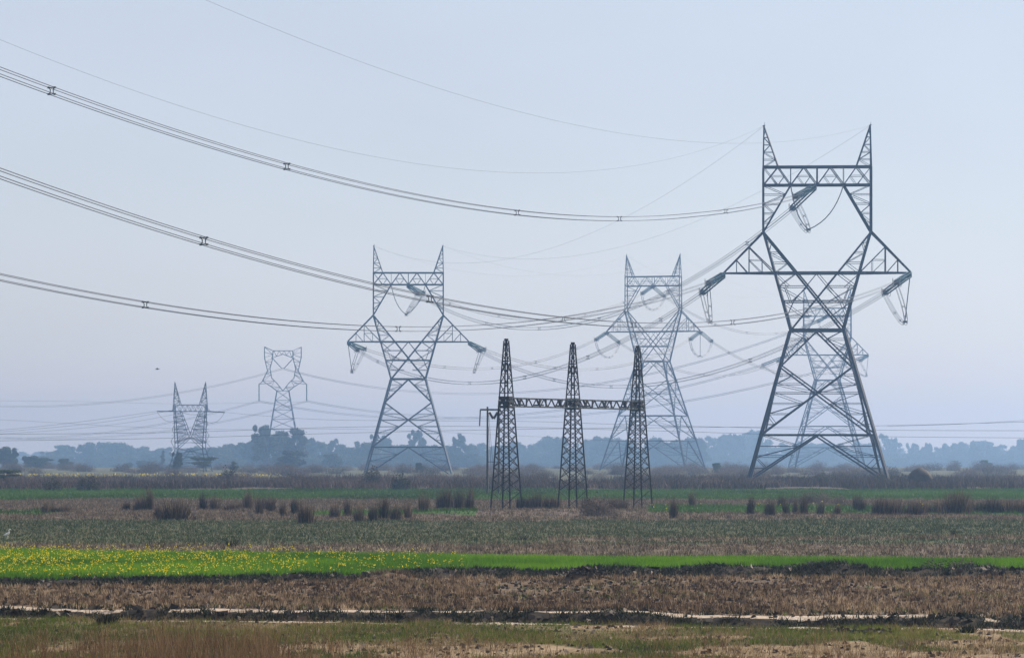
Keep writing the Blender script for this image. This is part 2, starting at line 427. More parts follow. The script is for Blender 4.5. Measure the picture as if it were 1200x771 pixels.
# ------------------------------------------------------------------ big lattice towers
CHORD, BRACE, STRUT, LACE = 0.31, 0.205, 0.175, 0.075
def lerp(a, b, t): return Vector(a) * (1 - t) + Vector(b) * t
def lace(mb, p1, q1, p2, q2, n, w=LACE, diag=True, struts=True):
    """redundant members between two long members p1-q1 and p2-q2"""
    for i in range(n):
        a, b = lerp(p1, q1, i / n), lerp(p2, q2, i / n)
        a2, b2 = lerp(p1, q1, (i + 1) / n), lerp(p2, q2, (i + 1) / n)
        if struts and i: mb.bar(a, b, w)
        if diag:
            if i % 2: mb.bar(b, a2, w)
            else: mb.bar(a, b2, w)
def member(name, p, q, w, root, mat=None):
    mb = MB(); mb.angle(p, q, w); return mb.build(name, mat or M['steel'], root)

Z1, ZVE, ZX, ZW, ZARM, ZSH, ZB0, ZB1, ZP = 6.76, 16.4, 12.64, 21.45, 29.5, 35.25, 41.85, 44.4, 50.2
HB = 9.6
def hw(z): return HB - (HB - 3.7) * z / ZW
def fpt(k, z, t, inset=0.0):
    """point on face k of the tapered body; t runs -1..1 across the face"""
    h = hw(z); x, y = t * h, -h + inset
    for _ in range(k): x, y = -y, x
    return Vector((x, y, z))
def dep(z):
    return float(np.interp(z, [ZW, ZARM, ZSH, ZB0, ZB1], [3.7, 2.5, 1.5, 1.3, 1.3]))

def tower_body(root):
    """the steelwork shared by all the big horned towers; z = 0 at the foot of the standard body"""
    lc = MB()
    for k in range(4):
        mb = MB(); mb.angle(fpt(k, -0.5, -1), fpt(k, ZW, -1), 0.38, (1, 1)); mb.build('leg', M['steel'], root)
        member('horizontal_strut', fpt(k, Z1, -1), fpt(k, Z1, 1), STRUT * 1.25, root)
        member('horizontal_strut', fpt(k, ZW, -1), fpt(k, ZW, 1), CHORD, root)
        for s in (-1, 1):
            member('diagonal_brace', fpt(k, Z1 - .05, 0), fpt(k, .5, s), BRACE, root)
            member('diagonal_brace', fpt(k, ZVE, s, .03), fpt(k, Z1 + .15, -s, .03 if s > 0 else .25), BRACE, root)
            member('diagonal_brace', fpt(k, ZW - .1, 0), fpt(k, ZVE, s), BRACE, root)
            lace(lc, fpt(k, .5, s), fpt(k, Z1, s), fpt(k, .5, s), fpt(k, Z1, 0), 4)
            lc.bar(fpt(k, 3.9, s), fpt(k, 3.9, s * .42), LACE)
            ce = fpt(k, ZX, 0)
            lace(lc, fpt(k, ZVE, s), fpt(k, ZX, s), fpt(k, ZVE, s), ce, 3)
            lace(lc, fpt(k, Z1, s), fpt(k, ZX, s), fpt(k, Z1, s), ce, 4)
            lc.bar(fpt(k, ZX, s), ce, LACE * 1.3)
            lace(lc, fpt(k, ZW, s), fpt(k, ZVE, s), fpt(k, ZW, 0), fpt(k, ZVE, s), 4)
        # plan bracing at the belt
        lc.bar(fpt(k, Z1, 0), fpt((k + 1) % 4, Z1, 0), LACE)
        lc.bar(fpt(k, ZW, 0), fpt((k + 1) % 4, ZW, 0), LACE)
    XO = lambda z: float(np.interp(z, [ZW, ZSH], [3.7, 7.55]))
    XD = lambda z: float(np.interp(z, [ZW, ZSH], [-3.7, 7.55]))      # the long diagonal from shoulder to opposite waist
    for yy in (-1, 1):
        pt = lambda x, z: Vector((x, yy * dep(z), z))
        for s in (-1, 1):
            mb = MB(); mb.angle(pt(s * 3.7, ZW), pt(s * 7.55, ZSH), CHORD); mb.build('cage_leg', M['steel'], root)
            mb = MB(); mb.angle(pt(s * 7.55, ZSH), pt(s * XD(ZARM), ZARM), .24); mb.angle(pt(s * XD(ZARM), ZARM), pt(-s * 3.7, ZW), .24)
            mb.build('cage_diagonal', M['steel'], root)
            member('cage_post', pt(s * 7.55, ZSH), pt(s * 7.55, ZB1), .26, root)
            member('window_brace', pt(s * 3.7, ZB0), pt(s * 7.55, ZSH), .22, root)
            lace(lc, pt(s * 7.55, ZSH), pt(s * XO(ZARM), ZARM), pt(s * 7.55, ZSH), pt(s * XD(ZARM), ZARM), 4)
            lace(lc, pt(s * 7.55, ZB0), pt(s * 7.55, ZSH), pt(s * 3.7, ZB0), pt(s * 7.55, ZSH), 5)
            # below the arms
            lc.bar(pt(s * XO(27.6), 27.6), pt(s * XD(27.6), 27.6), LACE * 1.3)
            lc.bar(pt(s * XO(23.4), 23.4), pt(s * .9, 23.4), LACE * 1.3)
            lc.bar(pt(s * XD(27.6), 27.6), pt(s * 3.6, 25.5), LACE); lc.bar(pt(s * 3.7, 25.5), pt(s * 4.5, 27.6), LACE)
            lc.bar(pt(s * XO(ZARM), ZARM), pt(s * 3.9, 27.6), LACE); lc.bar(pt(s * XD(ZARM), ZARM), pt(s * XO(27.6), 27.6), LACE * 1.2)
            lc.bar(pt(0, ZARM), pt(s * 3.3, 25.5), LACE * 1.2); lc.bar(pt(s * 3.3, 25.5), pt(s * XO(23.4), 23.4), LACE)
            lc.bar(pt(s * 1.6, 25.5), pt(s * XO(27.6), 27.6), LACE); lc.bar(pt(s * 1.9, 23.4), pt(s * XO(25.5), 25.5), LACE)
        member('horizontal_strut', pt(-XO(25.5), 25.5), pt(XO(25.5), 25.5), STRUT, root)
        member('horizontal_strut', pt(-XO(ZARM), ZARM), pt(XO(ZARM), ZARM), .24, root)
    for s in (-1, 1):      # side faces of the cage
        for z0, z1, n in ((ZW, ZSH, 7), (ZSH, ZB0, 4)):
            X = (lambda z: s * XO(z)) if z0 == ZW else (lambda z: s * 7.55)
            lace(lc, (X(z0), -dep(z0), z0), (X(z1), -dep(z1), z1), (X(z0), dep(z0), z0), (X(z1), dep(z1), z1), n)
    lc_o = lc.build('lacing', M['steel'], root); lc_o['kind'] = 'stuff'
    # top beam
    mb = MB()
    for yy in (-1.3, 1.3):
        mb.angle((-7.55, yy, ZB0), (7.55, yy, ZB0), .24); mb.angle((-7.55, yy, ZB1), (7.55, yy, ZB1), .24)
    beam = mb.build('top_beam', M['steel'], root)
    wl = MB()
    zig = [(-7.55, ZB0), (-5.5, ZB1), (-3.7, ZB0), (-1.85, ZB1), (0, ZB0), (1.85, ZB1), (3.7, ZB0), (5.5, ZB1), (7.55, ZB0)]
    for yy in (-1.3, 1.3):
        for (a, za), (b_, zb) in zip(zig[:-1], zig[1:]):
            wl.bar((a, yy, za), (b_, yy, zb), .13)
            m0 = ((a + b_) / 2, yy, (za + zb) / 2); wl.bar(m0, ((a + b_) / 2 + (1.0 if za < zb else -1.0), yy, (za + zb) / 2), LACE * .8)
            wl.bar(m0, (m0[0] + (.9 if za < zb else -.9), yy, ZB0), LACE * .8)
        wl.bar((0, yy, ZB0), (0, yy, ZB1), .16)
        for x in (-3.7, 3.7): wl.bar((x, yy, ZB0), (x, yy, ZB1), LACE)
        for x in (-7.55, 7.55): wl.bar((x, yy, ZB1), (x - math.copysign(2.05, x), yy, ZB0), LACE)
    for i in range(9):
        x = -7.55 + i * 15.1 / 8
        for z in (ZB0, ZB1):
            wl.bar((x, -1.3, z), (x, 1.3, z), LACE)
            if i < 8: wl.bar((x, -1.3 if i % 2 else 1.3, z), (x + 15.1 / 8, 1.3 if i % 2 else -1.3, z), LACE)
    wl.build('beam_lacing', M['steel'], beam)['kind'] = 'stuff'
    # horns that carry the earth wires
    for s in (-1, 1):
        mb = MB(); tip = Vector((s * 7.45, 0, ZP))
        for yy in (-1.3, 1.3):
            mb.angle((s * 7.55, yy, ZB1), tip, .18); mb.angle((s * 5.5, yy, ZB1), tip, .18)
        mb.bar(tip - Vector((.18, 0, 0)), tip + Vector((.18, 0, .12)), .12); mb.bar(tip, tip + Vector((.1, 0, .5)), .05)
        hp = mb.build('earth_wire_horn', M['steel'], root)
        wl = MB()
        for yy in (-1.3, 1.3):
            lace(wl, (s * 7.55, yy, ZB1), lerp((s * 7.55, yy, ZB1), tip, .9), (s * 5.5, yy, ZB1), lerp((s * 5.5, yy, ZB1), tip, .9), 5, LACE * .9)
        for x in (7.55, 5.5):
            lace(wl, (s * x, -1.3, ZB1), lerp((s * x, -1.3, ZB1), tip, .9), (s * x, 1.3, ZB1), lerp((s * x, 1.3, ZB1), tip, .9), 4, LACE * .9)
        wl.build('horn_lacing', M['steel'], hp)['kind'] = 'stuff'
    # cross arms
    for s in (-1, 1):
        mb = MB(); ca = {}
        for yy in (-1, 1):
            tip = Vector((s * 13.05, yy * .25, ZARM)); b0 = Vector((s * 5.64, yy * dep(ZARM), ZARM)); t0 = Vector((s * 7.55, yy * dep(ZSH), ZSH))
            mb.angle(b0, tip, .24); mb.angle(t0, tip + Vector((0, 0, .12)), .22); ca[yy] = (tip, b0, t0)
        mb.bar((s * 13.0, -.4, ZARM), (s * 13.0, .4, ZARM), .3)
        arm = mb.build('cross_arm', M['steel'], root)
        wl = MB()
        for yy in (-1, 1):
            tip, b0, t0 = ca[yy]
            lo = lambda x: lerp(b0, tip, (x - 5.64) / 7.41); up = lambda x: lerp(t0, tip, (x - 7.55) / 5.5)
            wl.bar(lo(9.55), up(9.55), .12); wl.bar(lo(11.3), up(11.3), .1)
            wl.bar(up(9.55), lo(5.9), .12); wl.bar(up(11.3), lo(9.7), .1)
            m1 = lerp(up(9.55), lo(5.9), .5); wl.bar(m1, (lo(9.55) + up(9.55)) / 2, LACE * .8); wl.bar(m1, lo(7.7), LACE * .8); wl.bar((lo(9.55) + up(9.55)) / 2, lo(7.7), LACE)
        lace(wl, ca[-1][1], ca[-1][0], ca[1][1], ca[1][0], 6); lace(wl, ca[-1][2], ca[-1][0], ca[1][2], ca[1][0], 5)
        wl.build('arm_lacing', M['steel'], arm)['kind'] = 'stuff'

# insulators: one string of glass discs along +Y, shared by all
def disc_string_mesh(L, r=0.12, n=32, seg=8):
    mb = MB(); ring = []
    prof = []
    for i in range(n):
        y0 = L * i / n; d = L / n
        prof += [(y0, .05), (y0 + d * .25, r), (y0 + d * .55, r * .92), (y0 + d * .6, .05)]
    prof.append((L, .05))
    for y_, rr in prof:
        for k in range(seg):
            a = 2 * math.pi * k / seg; mb.v.append((rr * math.cos(a), y_, rr * math.sin(a)))
    for i in range(len(prof) - 1):
        for k in range(seg):
            j = (k + 1) % seg; mb.f.append((i * seg + k, i * seg + j, (i + 1) * seg + j, (i + 1) * seg + k))
    return mb.mesh('disc_string', M['glass'], True)
STR_L = 9.4
ME_STR = disc_string_mesh(STR_L)
def ring_mesh():
    mb = MB(); pts = []
    for k in range(17):
        a = 2 * math.pi * k / 16; pts.append((.36 * math.cos(a), 0, .62 * math.sin(a)))
    mb.tube(pts, .035, 5, False); return mb.mesh('grading_ring', M['fitting'], True)
ME_RING = ring_mesh()
def yoke_mesh():
    mb = MB()
    mb.bar((0, 0, 0), (0, .8, 0), .10); mb.box((0, .9, 0), .75, .12, .75)
    for x in (-.3, .3):
        for z in (-.3, .3): mb.bar((x, .9, z), (x, 1.15, z), .06)
    y1 = 1.1 + STR_L
    mb.box((0, y1 + .2, 0), .75, .12, .75)
    for x in (-.25, .25):
        for z in (-.25, .25): mb.bar((x, y1 + .2, z), (x, y1 + .7, z), .08)
    return mb.mesh('yoke', M['fitting'])
ME_YOKE = yoke_mesh()
SET_L = 1.1 + STR_L + .7
def insulator_set(root, at, d):
    """a tension set hung at local point `at`, pointing along local direction d; returns the far end"""
    d = Vector(d).normalized()
    rot = d.to_track_quat('Y', 'Z').to_matrix().to_4x4()
    y_ = link('insulator_set', ME_YOKE, root); y_.matrix_local = Matrix.Translation(at) @ rot
    for x in (-.27, .27):
        for z in (-.27, .27):
            s = link('disc_string', ME_STR, y_); s.location = (x, 1.1, z)
    for x in (-.55, .55):
        r_ = link('grading_ring', ME_RING, y_); r_.location = (x, 1.1 + STR_L - .1, 0); r_.rotation_euler = (0, 0, R(90 + 8 * (1 if x > 0 else -1)))
    return Vector(at) + d * SET_L
def jumper(root, e1, e2, low, pilot=None):
    """four slack cables carrying the current past the tower"""
    mb = MB(); c = (Vector(low) * 4 - (e1 + e2) / 2) / 3
    c1 = Vector((c.x, e1.y * .85, c.z)); c2 = Vector((c.x, e2.y * .85, c.z))
    pts = []
    for i in range(17):
        t = i / 16; pts.append(e1 * (1 - t) ** 3 + c1 * 3 * t * (1 - t) ** 2 + c2 * 3 * t * t * (1 - t) + e2 * t ** 3)
    ax = (e2 - e1).normalized(); sd = ax.cross(Vector((0, 0, 1))).normalized()
    for a in (-.22, .22):
        for b_ in (-.22, .22):
            mb.tube([p + sd * a + Vector((0, 0, b_ * (1 - .2))) for p in pts], .032, 4)
    j = mb.build('jumper_loop', M['wire'], root)
    for i in (3, 5, 7, 9, 11, 13):
        p = pts[i]; sp = MB()
        for a, b_ in (((-.22, -.18), (.22, .18)), ((-.22, .18), (.22, -.18))):
            sp.bar(p + sd * a[0] + Vector((0, 0, a[1])), p + sd * b_[0] + Vector((0, 0, b_[1])), .06)
        sp.build('jumper_spacer', M['fitting'], j)
    if pilot:
        for q in pilot:
            mb = MB(); q = Vector(q); L_ = pts[8] + Vector((0, 0, .25)); m_ = Vector((q.x * .72 + L_.x * .28, q.y, L_.z + .22 * (q.z - L_.z)))
            if abs(q.x - L_.x) < 2: m_ = (q + L_) / 2
            cp = [q * (1 - t) ** 2 + m_ * 2 * t * (1 - t) + L_ * t * t for t in [i / 8 for i in range(9)]]
            mb.tube(cp, .075, 5); mb.box(L_, .6, .5, .25); mb.build('pilot_insulator', M['fitting'], root)

T = {}
TW = [  # key, px of axis, distance, sink(-)/extension(+), yaw, label
    (1, 957.5, 500.0, 0.0, R(-2.9), 'largest dark horned lattice pylon standing nearest at the right'),
    (2, 478.5, 769.0, -1.0, R(1.5), 'mid-size blue grey horned lattice pylon left of the three-mast gantry'),
    (3, 765.5, 962.0, 8.0, R(-16), 'pale horned lattice pylon turned sideways, partly behind the right gantry mast'),
    (4, 969.5, 1135.0, 6.6, R(-10), 'faint pale blue horned pylon seen through the legs of the biggest one')]
proto = None
for key, px, D, ext, yaw, lab in TW:
    x = (px - 600) / F * D
    z0 = float(height(x, D))
    r = thing('transmission_tower', lab, 'pylon', (x, D, z0), yaw, 'horned lattice pylons of one power line')
    if proto is None:
        tower_body(r); proto = r; body = list(r.children)
        for k in range(4):
            mb = MB(); c = fpt(k, 0, -1); mb.box((c.x, c.y, -.35), 1.1, 1.1, 1.2); mb.build('footing', M['concrete'], r)
    else:
        for ch in body:
            c = copy_tree(ch, r); c.location = (0, 0, ext)
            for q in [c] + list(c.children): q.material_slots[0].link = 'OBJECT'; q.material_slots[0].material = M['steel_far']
        if ext > 0:      # taller body extension
            el = MB(); h0 = HB + ext * (HB - 3.7) / ZW
            for k in range(4):
                def ep(z, t, k=k):
                    h = HB + (ext - z) * (HB - 3.7) / ZW; X, Y = t * h, -h
                    for _ in range(k): X, Y = -Y, X
                    return Vector((X, Y, z))
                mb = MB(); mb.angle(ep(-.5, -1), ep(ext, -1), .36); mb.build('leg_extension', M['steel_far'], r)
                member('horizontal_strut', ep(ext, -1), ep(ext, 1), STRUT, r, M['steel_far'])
                for s in (-1, 1):
                    member('diagonal_brace', ep(ext, 0), ep(.4, s), BRACE, r, M['steel_far'])
                    lace(el, ep(.4, s), ep(ext, s), ep(.4, s), ep(ext, 0), 4)
            el.build('extension_lacing', M['steel_far'], r)['kind'] = 'stuff'
    e = max(ext, -1.0)
    T[key] = dict(root=r, loc=Vector((x, D, z0)), yaw=yaw, ext=e,
                  att={'L': Vector((-13.05, 0, ZARM - .15 + e)), 'R': Vector((13.05, 0, ZARM - .15 + e)), 'C': Vector((-.2, 0, ZB0 - .1 + e)),
                       'EL': Vector((-7.45, 0, ZP + e)), 'ER': Vector((7.45, 0, ZP + e))}, ends={})
def wpt(key, a):
    t = T[key]; return t['loc'] + Matrix.Rotation(t['yaw'], 3, 'Z') @ t['att'][a]
def droop(d, k=1.25):
    d = Vector(d); d.z *= k; return d
def wdir_to_local(key, d): return Matrix.Rotation(-T[key]['yaw'], 3, 'Z') @ Vector(d)
def hang_set(key, a, d):
    """hang a tension set at attachment a in world direction d; returns the world end"""
    t = T[key]; e = insulator_set(t['root'], t['att'][a], wdir_to_local(key, droop(d)))
    t['ends'].setdefault(a, []).append(e)
    return t['loc'] + Matrix.Rotation(t['yaw'], 3, 'Z') @ e

# ---- far tower with the heart-shaped head
def heart_tower():
    D = 1335.0; px = 331.5; s_ = D / F; bx = (px - 600) * s_
    Zp = lambda py: CAM_H + (HY - py) * s_
    Xp = lambda p: (p - px) * s_
    r = thing('heart_tower', 'faint far pylon with a heart-shaped head rising out of the trees', 'pylon', (bx, D, 0), R(6))
    lc = MB(); d0 = 1.0
    A = [(Xp(311), 0.0), (Xp(317), Zp(502)), (Xp(324.5), Zp(458))]
    def half(z): return float(np.interp(z, [0, Zp(502), Zp(458)], [-A[0][1] - A[0][0], -A[1][0], -A[2][0]]))
    for sx in (-1, 1):
        for sy in (-1, 1):
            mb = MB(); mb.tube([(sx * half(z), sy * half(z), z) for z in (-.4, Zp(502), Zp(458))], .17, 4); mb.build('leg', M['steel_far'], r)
    zs = np.linspace(0, Zp(458), 9)
    for k in range(4):
        for z0, z1 in zip(zs[:-1], zs[1:]):
            def q(z, t):
                X, Y = t * half(z), -half(z)
                for _ in range(k): X, Y = -Y, X
                return Vector((X, Y, z))
            lc.bar(q(z0, -1), q(z1, 1), .11); lc.bar(q(z0, 1), q(z1, -1), .11); lc.bar(q(z1, -1), q(z1, 1), .11)
    # head: outer and inner outline of each side, front and back
    outer = [(324.5, 458), (318, 453), (308, 446.5), (313.5, 434), (310, 419), (310, 406.5)]
    inner = [(331.5, 458), (325, 449.5), (318.5, 443), (316.5, 432), (319.5, 420), (320, 411)]
    for sx in (-1, 1):
        for yy in (-d0, d0):
            O = [Vector((-sx * Xp(a), yy, Zp(b_))) for a, b_ in outer]
            I = [Vector((-sx * Xp(a), yy, Zp(b_))) for a, b_ in inner]
            mb = MB(); mb.tube(O, .14, 4); mb.tube(I, .13, 4); mb.build('head_frame', M['steel_far'], r)
            lace(lc, O[0], O[1], I[0], I[1], 2, .1); lace(lc, O[1], O[2], I[1], I[2], 2, .1); lace(lc, O[2], O[3], I[2], I[3], 3, .1); lace(lc, O[3], O[4], I[3], I[4], 3, .1); lace(lc, O[4], O[5], I[4], I[5], 2, .1)
        mb = MB(); tipx = -Xp(303.6) * sx * (1)
        for yy in (-d0, d0):
            mb.bar((sx * -Xp(318), yy, Zp(449)), (tipx, 0, Zp(450)), .18); mb.bar((sx * -Xp(309), yy, Zp(446)), (tipx, 0, Zp(450)), .16); mb.bar((sx * -Xp(313.5), yy, Zp(434)), (sx * -Xp(306), 0, Zp(449)), .12)
        mb.build('cross_arm', M['steel_far'], r)
        ins = MB(); ins.tube([(tipx, 0, Zp(450)), (tipx, 0, Zp(470))], .2, 6); ins.build('suspension_string', M['glass'], r)
        ins = MB(); ins.tube([(sx * -Xp(319.5), 0, Zp(420)), (sx * .3, 0, Zp(432))], .17, 6); ins.build('suspension_string', M['glass'], r)
    mb = MB()
    for yy in (-d0, d0):
        mb.bar((Xp(320), yy, Zp(411)), (-Xp(320), yy, Zp(411)), .2)
        mb.bar((Xp(318), yy, Zp(420)), (0, yy, Zp(415)), .18); mb.bar((-Xp(318), yy, Zp(420)), (0, yy, Zp(415)), .18)
        mb.bar((Xp(310), yy, Zp(406.5)), (Xp(320), yy, Zp(411)), .15); mb.bar((-Xp(310), yy, Zp(406.5)), (-Xp(320), yy, Zp(411)), .15)
        xs = np.linspace(Xp(318), -Xp(318), 10)
        for i, (a, b_) in enumerate(zip(xs[:-1], xs[1:])):
            zt = lambda v: Zp(420 - 5 * (1 - abs(v) / abs(Xp(318))))
            lc.bar((a, yy, Zp(411) if i % 2 else zt(a)), (b_, yy, zt(b_) if i % 2 else Zp(411)), .1)
    mb.build('top_beam', M['steel_far'], r)
    lc.build('lacing', M['steel_far'], r)['kind'] = 'stuff'
    rot = Matrix.Rotation(R(6), 3, 'Z'); loc = Vector((bx, D, 0))
    return {'L': loc + rot @ Vector((Xp(303.6), 0, Zp(470))), 'R': loc + rot @ Vector((-Xp(303.6), 0, Zp(470))), 'C': loc + rot @ Vector((0, 0, Zp(432))),
            'EL': loc + rot @ Vector((Xp(310), 0, Zp(406.5))), 'ER': loc + rot @ Vector((-Xp(310), 0, Zp(406.5)))}
HT = heart_tower()

# ---- smaller tower at the left with two spikes
def spike_tower():
    D = 880.0; px = 223.0; s_ = D / F; bx = (px - 600) * s_
    Zp = lambda py: CAM_H + (HY - py) * s_
    Xp = lambda p: (p - px) * s_
    yaw = R(14)
    r = thing('spike_tower', 'smaller grey lattice pylon with two spikes behind a bush at the left', 'pylon', (bx, D, 0), yaw)
    z0, zw, zb, zt, zp = 0.0, Zp(525.5), Zp(482), Zp(474.6), Zp(447.5)
    bw, ww, tw = 4.9, 3.4, 3.9
    lc = MB()
    H = lambda z: float(np.interp(z, [z0, zw, zb], [bw, ww, tw])); Dp = lambda z: float(np.interp(z, [z0, zw, zb, zt], [bw, 2.6, 1.2, 1.2]))
    for sx in (-1, 1):
        for sy in (-1, 1):
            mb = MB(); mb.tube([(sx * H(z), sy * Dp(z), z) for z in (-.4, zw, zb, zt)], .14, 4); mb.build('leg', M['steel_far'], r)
            mb = MB(); mb.tube([(sx * 2.35, sy * 1.2, zb), (0, sy * Dp(Zp(512)), Zp(512)), (-sx * H(zw) * .95, sy * Dp(zw), zw)], .09, 4); mb.build('inner_leg', M['steel_far'], r)
    for sy in (-1, 1):
        zs = np.linspace(z0, zw, 5)
        for a, b_ in zip(zs[:-1], zs[1:]):
            lc.bar((-H(a), sy * Dp(a), a), (H(b_), sy * Dp(b_), b_), .09); lc.bar((H(a), sy * Dp(a), a), (-H(b_), sy * Dp(b_), b_), .09)
            lc.bar((-H(b_), sy * Dp(b_), b_), (H(b_), sy * Dp(b_), b_), .09)
        for sx in (-1, 1):
            lace(lc, (sx * H(zb), sy * 1.2, zb), (sx * H(zw), sy * Dp(zw), zw), (sx * 2.35, sy * 1.2, zb), (0, sy * Dp(zw), zw + 1.5), 7, .085)
            lace(lc, (sx * 2.35, sy * 1.2, zb), (0, sy * 2, Zp(512)), (sx * H(zb), sy * 1.2, zb), (sx * H(zw), sy * Dp(zw), zw), 6, .085)
            lc.bar((sx * 0, sy * Dp(zw), zw), (sx * H(z0), sy * Dp(z0), z0), .09)
    for sx in (-1, 1):
        lace(lc, (sx * H(z0), -Dp(z0), z0), (sx * H(zb), -1.2, zb), (sx * H(z0), Dp(z0), z0), (sx * H(zb), 1.2, zb), 10, .085)
        mb = MB(); tip = (sx * 3.85, 0, zp)
        for yy in (-1.2, 1.2):
            mb.bar((sx * 4.2, yy, zb), tip, .12); mb.bar((sx * 2.4, yy, zt), tip, .12)
        h_ = mb.build('spike', M['steel_far'], r); w_ = MB()
        for yy in (-1.2, 1.2): lace(w_, (sx * 4.1, yy, zt), lerp((sx * 4.1, yy, zt), tip, .92), (sx * 2.4, yy, zt), lerp((sx * 2.4, yy, zt), tip, .92), 6, .085)
        w_.build('spike_lacing', M['steel_far'], h_)['kind'] = 'stuff'
    mb = MB()
    for yy in (-1.2, 1.2):
        for z in (zb, zt): mb.bar((-4.6 if z == zb else -3.2, yy, z), (4.9 if z == zb else 3.2, yy, z), .16)
        mb.bar((-4.6, yy, zb), (-3.2, yy, zt), .1); mb.bar((4.9, yy, zb), (3.2, yy, zt), .1)
    bm = mb.build('top_beam', M['steel_far'], r); w_ = MB()
    for yy in (-1.2, 1.2):
        xs = np.linspace(-3.2, 3.2, 11)
        for i, (a, b_) in enumerate(zip(xs[:-1], xs[1:])): w_.bar((a, yy, zb if i % 2 else zt), (b_, yy, zt if i % 2 else zb), .08)
    w_.build('beam_lacing', M['steel_far'], bm)['kind'] = 'stuff'
    lc.build('lacing', M['steel_far'], r)['kind'] = 'stuff'
    ends = {}
    for nm, a, b_, dy in (('L', (-4.6, zb), (-8.3, Zp(482)), 0), ('R', (4.9, zb), (8.6, Zp(483)), 0), ('LM', (-3.4, zb), (-5.6, zb + .1), -1), ('RM', (3.4, zb), (5.8, zb), 1)):
        mb = MB(); mb.tube([(a[0], dy * 1.0, a[1]), (b_[0], dy * 1.5, b_[1])], .15, 6); mb.build('tension_string', M['fitting'], r)
        ends[nm] = Vector((bx, D, 0)) + Matrix.Rotation(yaw, 3, 'Z') @ Vector((b_[0], dy * 1.5, b_[1]))
    for x0, x1, x2, dz in ((-8.3, -6.2, -3.0, 1.9), (8.6, 6.8, 3.0, 2.1), (-2.6, 0, 2.6, .6)):
        mb = MB(); mb.tube([Vector((x0, 0, zb)) * (1 - t) ** 2 + Vector((x1, 0, zb - 2 * dz)) * 2 * t * (1 - t) + Vector((x2, 0, zb - dz)) * t * t for t in np.linspace(0, 1, 10)], .04, 4); mb.build('jumper_loop', M['wire'], r)
    return ends
ST = spike_tower()

